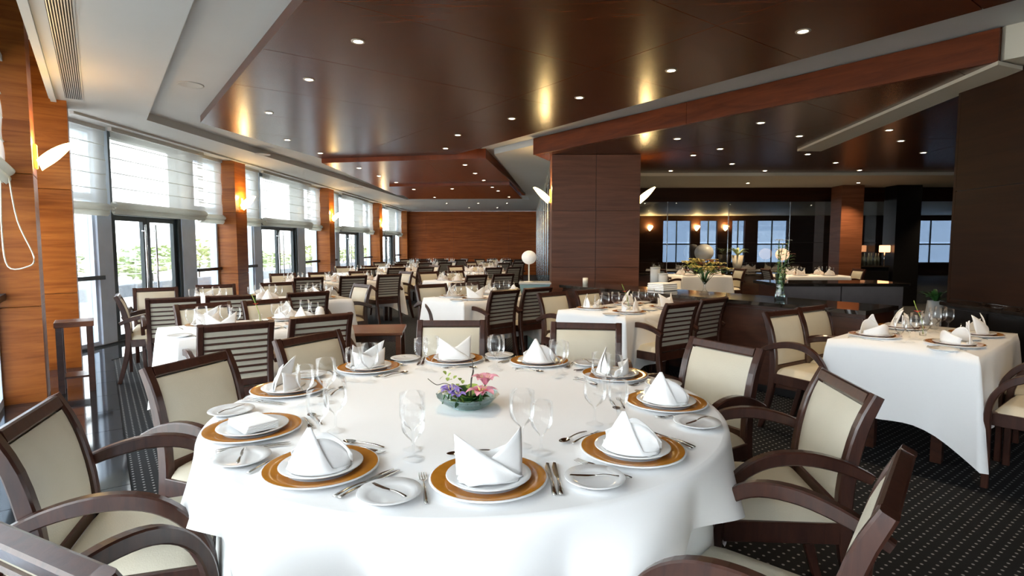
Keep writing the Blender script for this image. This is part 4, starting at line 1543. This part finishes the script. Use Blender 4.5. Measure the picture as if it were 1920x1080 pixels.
for ti, (cx, cy, dg, L_, W_, nm, nc, fc) in enumerate(NEAR):
    Bf = rect_table(cx, cy, dg, L_, W_, nm, 0.47, ti)
    for k, (x_, y_, f_) in enumerate(nc):
        chair(x_, y_, f_, 'slat-backed armchair turned from the camera, %s near side, %s' % (('left', 'right')[k], nm), 'armchairs at the rectangular tables')
    for k, (x_, y_, f_) in enumerate(fc):
        chair(x_, y_, f_, 'cream-fronted armchair facing the camera, %s far side, %s' % (('left', 'right')[k], nm), 'armchairs at the rectangular tables')
    v_ = 0
    for side in (-1, 1):
        for sx in (-1, 1):
            place(Bf, sx * 0.31, side, W_, dg, nm, T_SEATS[(side, sx)], 2, v_ + ti)
            v_ += 1
    if ti in (0, 1, 3):
        bud_vase(Bf(0.02, 0.02) if ti else Bf(0.03, 0.0), nm)
        if ti == 3:
            one('tumbler', tumbler, Bf(0.46, 0.05), 0, 'clear straight tumbler at the far end of the %s' % nm, 'glass', 'tumblers')
    if ti in (0, 2):
        cruet(Bf(0.52, 0.0), 'white rolled napkin at the right end, %s' % nm)

FAR = [
    (-3.06, 6.50, 38, 1.8, 0.82, 'long table by the nearest window bay', 3, 1),
    (-3.4, 9.95, 38, 2.2, 0.82, 'long table by the second window bay', 3, 1),
    (-3.4, 13.4, 38, 2.2, 0.82, 'long table third along the windows', 3, 1),
    (-3.4, 16.9, 38, 2.2, 0.82, 'long table fourth along the windows', 3, 1),
    (-3.4, 20.4, 38, 2.2, 0.82, 'farthest long table along the windows', 3, 1),
    (-1.15, 10.4, 42, 1.25, 0.82, 'second table of the middle row', 2, 1),
    (-1.0, 13.7, 42, 1.25, 0.82, 'third table of the middle row', 2, 1),
    (-.95, 17.1, 42, 1.25, 0.82, 'fourth table of the middle row', 2, 1),
    (-.95, 20.6, 42, 1.25, 0.82, 'farthest table of the middle row', 2, 1),
    (3.8, 12.35, 8, 1.1, 0.82, 'hall table left of the flower vases', 2, 1),
    (6.2, 12.35, 0, 1.3, 0.82, 'hall table before the brown column', 2, 1),
]
for ti, (cx, cy, dg, L_, W_, nm, ns, lv) in enumerate(FAR):
    Bf = rect_table(cx, cy, dg, L_, W_, nm, 0.46, ti + 20)
    offs = {3: (-0.70, 0.0, 0.72) if ti else (-0.60, 0.0, 0.60), 2: (-0.31, 0.31)}[ns]
    names = {3: ('left', 'middle', 'right'), 2: ('left', 'right')}[ns]
    for side in (-1, 1):
        for k, x_ in enumerate(offs):
            p = Bf(x_ + random.uniform(-.04, .04), side * (0.78 + random.uniform(-.03, .05)))
            if ti == 0:
                p = {-1: ((-3.42, 5.34), (-3.0, 5.62), (-2.36, 6.03)), 1: ((-4.45, 6.62), (-4.02, 7.16), (-3.42, 7.62))}[side][k]
            fa = dg + (90 if side < 0 else -90) + random.uniform(-6, 6)
            lb = 'slat-backed armchair, %s near side, %s' if side < 0 else 'cream-fronted armchair, %s far side, %s'
            if ti < 9:
                chair(p[0], p[1], fa, lb % (names[k], nm), 'armchairs at the rectangular tables')
            place(Bf, x_, side, W_, dg, nm, ('near-' if side < 0 else 'far-') + names[k], lv, k + ti)
    if ns == 3:
        p = Bf(1.42 if ti else 1.22, 0.05)
        chair(p[0], p[1], dg + 186, 'armchair at the aisle end of the %s' % nm, 'armchairs at the rectangular tables')
    if ti >= 9:
        for sg, w_ in ((-1, 'left'), (1, 'right')):
            p = Bf(sg * (L_ / 2 + 0.36), -0.1)
            chair(p[0], p[1], dg + (0 if sg < 0 else 180), 'tan armchair at the %s end of the %s' % (w_, nm), 'armchairs in the hall')
    if ti == 0:
        chair(-4.22, 5.66, 34, 'armchair seen in profile against the glass doors', 'armchairs at the rectangular tables')

# ================================================================== OTHER FURNITURE
# low wooden side table behind the slatted chairs
st_ = thing('side_table', 'low wooden side table behind the slat-backed chairs', 'table', (-1.52, 5.28, 0), radians(8))
MB().box((0, 0, 0.59), (0.72, 0.55, 0.03), bev=.004).build('tabletop', 'wood_pillar', st_)
MB().box((0, 0, 0.545), (0.66, 0.49, 0.06)).build('apron', 'wood_chair', st_)
lg = MB().box((0, 0, 0.2875), (0.045, 0.045, 0.575)).mesh('leg', 'wood_pillar')
for sx in (-1, 1):
    for sy in (-1, 1):
        put('leg', lg, st_, (sx * .32, sy * .235, 0))

# small dark stand between the left columns
c = (-4.34, 5.25)
ds = thing('plant_stand', 'narrow dark wooden stand with pale top beside the orange column', 'stand', (c[0], c[1], 0), TH)
MB().box((0, 0, 0.655), (0.30, 0.30, 0.05), bev=.004).build('top', 'wood_pillar', ds)
lg = MB().box((0, 0, 0.315), (0.05, 0.05, 0.63)).mesh('leg', 'wood_counter')
for sx in (-1, 1):
    for sy in (-1, 1):
        put('leg', lg, ds, (sx * .115, sy * .115, 0))
MB().box((0, 0, 0.15), (0.26, 0.26, 0.02)).build('shelf', 'wood_counter', ds)

# service counter along the slanted line
CA = (0.48, 7.55)
cl_ = 3.75
cdir = (sin(TH), -cos(TH))
ct = thing('service_counter', 'long dark wood service counter with glossy black top', 'counter', (CA[0], CA[1], 0))


def cpt(s_, o_):
    return (cdir[0] * s_ + U1.x * o_, cdir[1] * s_ + U1.y * o_)


MB().prism([cpt(0, -.03), cpt(cl_, -.03), cpt(cl_, .64), cpt(0, .64)], 0.835, 0.87).build('worktop', 'counter_top', ct)
MB().prism([cpt(0.02, .02), cpt(cl_ - .02, .02), cpt(cl_ - .02, .60), cpt(0.02, .60)], 0.08, 0.835).build('carcass', 'wood_counter', ct)
MB().prism([cpt(0.05, .06), cpt(cl_ - .05, .06), cpt(cl_ - .05, .56), cpt(0.05, .56)], 0.0, 0.08).build('plinth', 'black', ct)
for k in range(5):
    a_, b_ = 0.03 + k * 0.74, 0.03 + (k + 1) * 0.74 - .01
    MB().prism([cpt(a_, .0), cpt(b_, .0), cpt(b_, .02), cpt(a_, .02)], 0.09, 0.80).build('front_panel', 'wood_counter', ct)


def on_counter(s_, o_=0.3, z=0.87):
    q = cpt(s_, o_)
    return (CA[0] + q[0], CA[1] + q[1], z)


c2 = thing('bar_counter', 'grey-brown bar counter before the glass partition', 'counter', (3.85, 7.2, 0))
MB().box((0, 0, 0.92), (1.62, 0.66, 0.04), bev=.004).build('worktop', 'counter_top', c2)
for k in range(2):
    MB().box((-0.375 + 0.75 * k, -0.29, 0.48), (0.735, 0.03, 0.84)).build('front_panel', 'counter_grey', c2)
MB().box((0, 0.01, 0.46), (1.5, 0.56, 0.88)).build('carcass', 'wood_counter', c2)

# teal podium with globe lamp
tp = thing('podium', 'pale teal box podium beside the counter end', 'podium', (0.13, 7.62, 0))
MB().box((0, 0, 0.44), (0.40, 0.32, 0.88), bev=.004).build('podium_body', 'teal_paint', tp)
MB().box((0, 0, 0.892), (0.43, 0.35, 0.024), bev=.004).build('podium_top', 'grey_ceramic', tp)


def globe_lamp(loc, r_, pole, mat, label):
    t_ = thing('globe_lamp', label, 'lamp', loc, 0, 'globe lamps')
    MB().lathe([(0.0006, 0), (0.07, 0), (0.07, 0.008), (0.012, 0.016), (0.0006, 0.018)], 24).build('lamp_base', 'petal_white', t_)
    MB().tube([(0, 0, 0.012), (0, 0, pole + .01)], 0.010, 10).build('pole', 'petal_white', t_)
    MB().lathe([(max(0.0006, r_ * sin(pi * k / 18)), pole + r_ * .93 - r_ * .93 * cos(pi * k / 18)) for k in range(19)], 32).build('globe', mat, t_)


globe_lamp((0.05, 7.58, 0.904), 0.100, 0.24, 'lamp_globe', 'white globe lamp on a thin stem standing on the teal podium')

# things on the service counter
p = on_counter(0.16)
t_ = thing('candle_holder', 'small white candle glass on the far end of the counter', 'candle', p)
MB().lathe([(0.0006, 0), (0.034, 0), (0.036, 0.09), (0.032, 0.09), (0.030, 0.01), (0.0006, 0.01)], 18).build('holder', 'petal_white', t_)
MB().lathe([(0.0006, 0.01), (0.024, 0.01), (0.024, 0.06), (0.0006, 0.06)], 14).build('candle', 'napkin_cloth', t_)
p = on_counter(1.42, .34)
t_ = thing('napkin_stack', 'stack of folded white cloths beside the grey pots on the counter', 'linen', p, TH)
for k in range(4):
    MB().box((0, 0, 0.012 + 0.022 * k), (0.26, 0.24 - 0.004 * k, 0.021), bev=.007).build('folded_cloth', 'napkin_cloth', t_)
for s_, h_, r_, lb in ((1.18, 0.26, .058, 'tall grey cylindrical pot beside the pillar on the counter'), (1.30, 0.19, .055, 'short grey cylindrical pot on the counter')):
    q = on_counter(s_, .50)
    t_ = thing('cylinder_pot', lb, 'pot', q, 0, 'grey pots on the counter')
    MB().lathe([(0.0006, 0), (r_, 0), (r_, h_), (r_ - .006, h_), (r_ - .006, 0.02), (0.0006, .02)], 28).build('pot_body', 'grey_ceramic', t_)
    MB().lathe([(r_ + .002, h_ - .015), (r_ + .003, h_ - .012), (r_ + .003, h_ + .003), (r_ - .007, h_ + .003)], 28).build('rim', 'grey_ceramic', t_)


def bouquet(loc, label, vase_h, spread, hz, mats, n, vase='glassware'):
    r = thing('flower_vase', label, 'flowers', loc)
    MB().lathe([(0.0006, 0), (0.055, 0), (0.05, 0.01), (0.014, 0.05), (0.012, vase_h * .6), (0.045, vase_h), (0.043, vase_h), (0.0105, vase_h * .6), (0.0006, 0.05)], 20).build('vase_body', vase, r)
    rn = random.Random(n)
    for k in range(n):
        a = rn.uniform(0, 2 * pi)
        rr = spread * sqrt(rn.random())
        top = Vector((rr * cos(a), rr * sin(a) * .8, vase_h + hz * rn.uniform(.35, 1.0) * (1 - .35 * rr / spread)))
        stem = MB().tube([(0, 0, vase_h * .62), (top.x * .4, top.y * .4, (vase_h + top.z) / 2), top], 0.003, 5).build('stem', 'leaf_dark', r)
        mb = MB()
        for q in range(7):
            b = q * 2 * pi / 7
            bend_leaf(mb, top, (cos(b), sin(b), .5), .075, .026, .4, .4)
        mb.build('bloom', mats[k % len(mats)], stem)
        mb = MB()
        bend_leaf(mb, top * .8 + Vector((0, 0, vase_h * .15)), (cos(a + 1), sin(a + 1), .3), .09, .02, .4, .3)
        mb.build('leaf', 'leaf_dark' if k % 2 else 'leaf_pale', stem)


bouquet(on_counter(2.02), 'spreading yellow and brown flowers in a slim glass vase on the counter', 0.17, 0.27, 0.24, ['petal_yellow', 'petal_yellow', 'petal_yellow', 'petal_brown'], 34)
# tall orchid
p = on_counter(2.86)
t_ = thing('orchid_vase', 'tall slender vase of greenery with pale orchids on the counter', 'flowers', p)
MB().lathe([(0.0006, 0), (0.05, 0), (0.045, 0.05), (0.035, 0.12), (0.05, 0.26), (0.048, 0.26), (0.033, 0.12), (0.0006, 0.02)], 20).build('vase_body', 'bowl_glass', t_)
rn = random.Random(3)
for k in range(5):
    top = Vector((rn.uniform(-.06, .10), rn.uniform(-.05, .05), rn.uniform(.42, .60)))
    stem = MB().tube(catmull([(0, 0, .02), (rn.uniform(-.03, .03), 0, .25), top]), 0.004, 5).build('stem', 'leaf_dark', t_)
    mb = MB()
    for q in range(14):
        z = .04 + (top.z - .04) * q / 14
        a = rn.uniform(0, 6.28)
        bend_leaf(mb, (top.x * z / top.z, top.y * z / top.z, z), (cos(a), sin(a), .4), .05, .014, .3, .3)
    mb.build('leaf', 'leaf_green' if k % 2 else 'leaf_pale', stem)
    mb = MB()
    for q in range(6):
        a = q * pi / 3
        bend_leaf(mb, top, (cos(a), sin(a), .2), .04, .015, .3, .3)
    mb.build('bloom', ('petal_white', 'petal_yellow', 'petal_brown')[k % 3], stem)

# hall console behind the hall tables with globe lamps and a tapered planter
hc = thing('console', 'dark low console standing against the glass partition', 'console', (4.7, 13.25, 0))
MB().box((0, 0, 0.73), (4.6, 0.40, 0.04), bev=.004).build('top', 'counter_top', hc)
MB().box((0, 0.02, 0.37), (4.5, 0.34, 0.67)).build('body', 'wood_counter', hc)
for k in range(4):
    MB().box((-1.69 + 1.126 * k, -0.155, 0.37), (1.11, 0.02, 0.65)).build('door', 'wood_counter', hc)
globe_lamp((4.17, 13.2, 0.75), 0.215, 0.28, 'grey_ceramic', 'large unlit grey globe lamp on the console')
globe_lamp((5.98, 13.2, 0.75), 0.150, 0.30, 'lamp_globe_warm', 'peach glowing globe lamp on the console')
pt = thing('tapered_planter', 'tall tapered beige planter pot on the console', 'planter', (4.95, 13.2, 0.75))
MB().lathe([(0.0006, 0), (0.07, 0), (0.14, 0.42), (0.13, 0.42), (0.06, 0.02), (0.0006, .02)], 24).build('planter_body', 'beige_paint', pt)
mb = MB()
for k in range(26):
    a = rn.uniform(0, 6.28)
    bend_leaf(mb, (0, 0, .40), (cos(a), sin(a), rn.uniform(.6, 2)), rn.uniform(.2, .4), .03, .4, .3)
mb.build('foliage', 'leaf_green', pt)

# bar shelf with bottles and a small orange lamp
bs = thing('bar_shelf', 'black back-bar shelf between the columns', 'shelf', (8.05, 13.25, 0))
MB().box((0, 0, 0.45), (0.62, 0.34, 0.90)).build('cabinet', 'black', bs)
MB().box((0, 0, 0.915), (0.66, 0.38, 0.03)).build('top', 'counter_top', bs)
bm_ = MB().lathe([(0.0006, 0), (0.036, 0), (0.037, 0.17), (0.014, 0.22), (0.013, 0.29), (0.0006, 0.29)], 14).mesh('bottle', 'bottle_dark')
for k in range(6):
    one('bottle', bm_, (7.80 + 0.08 * k, 13.2 + .03 * (k % 2), 0.93), 0, 'dark bottle on the black bar shelf, %s from the left' % ORD[k], 'bottle', 'bottles on the bar shelf')
ol = thing('shade_lamp', 'little lamp with orange cube shade on the bar shelf', 'lamp', (8.32, 13.2, 0.93))
MB().tube([(0, 0, 0), (0, 0, 0.33)], 0.012, 8).build('pole', 'chrome', ol)
MB().box((0, 0, 0.39), (0.16, 0.16, 0.16), bev=.01).build('shade', 'orange_shade', ol)

# sideboard along the right wall
sb = thing('sideboard', 'low black sideboard against the dark right wall', 'sideboard', (3.84, 4.55, 0))
MB().box((0, 0, 0.885), (0.28, 1.04, 0.03), bev=.004).build('top', 'counter_top', sb)
MB().box((0.01, 0, 0.44), (0.25, 1.0, 0.86)).build('body', 'black', sb)
for k in range(2):
    d_ = MB().box((-0.125, -0.25 + .5 * k, 0.46), (0.02, 0.48, 0.78)).build('door', 'black', sb)
    MB().tube([(-0.145, -0.25 + .5 * k, .62), (-0.145, -0.25 + .5 * k, .74)], 0.006, 6).build('handle', 'chrome', d_)
for k in range(5):
    one('serving_spoon', spoon_me, (3.84 + random.uniform(-.05, .05), 4.3 + .13 * k, 0.902), random.uniform(0, 3), 'silver serving spoon on the black sideboard, %s from the camera' % ORD[k], 'spoon', 'cutlery on the sideboard')
pg = thing('tapered_pot', 'pale grey tapered pot beyond the sideboard', 'planter', (4.16, 5.75, 0))
MB().lathe([(0.0006, 0), (0.15, 0), (0.10, 0.55), (0.07, 0.84), (0.06, 0.84), (0.09, 0.55), (0.0006, .05)], 28).build('pot_body', 'grey_ceramic', pg)
mb = MB()
for k in range(30):
    a = rn.uniform(0, 6.28)
    bend_leaf(mb, (0, 0, .82), (cos(a), sin(a), rn.uniform(.5, 2.2)), rn.uniform(.12, .25), .02, .4, .3)
mb.build('foliage', 'leaf_dark', pg)
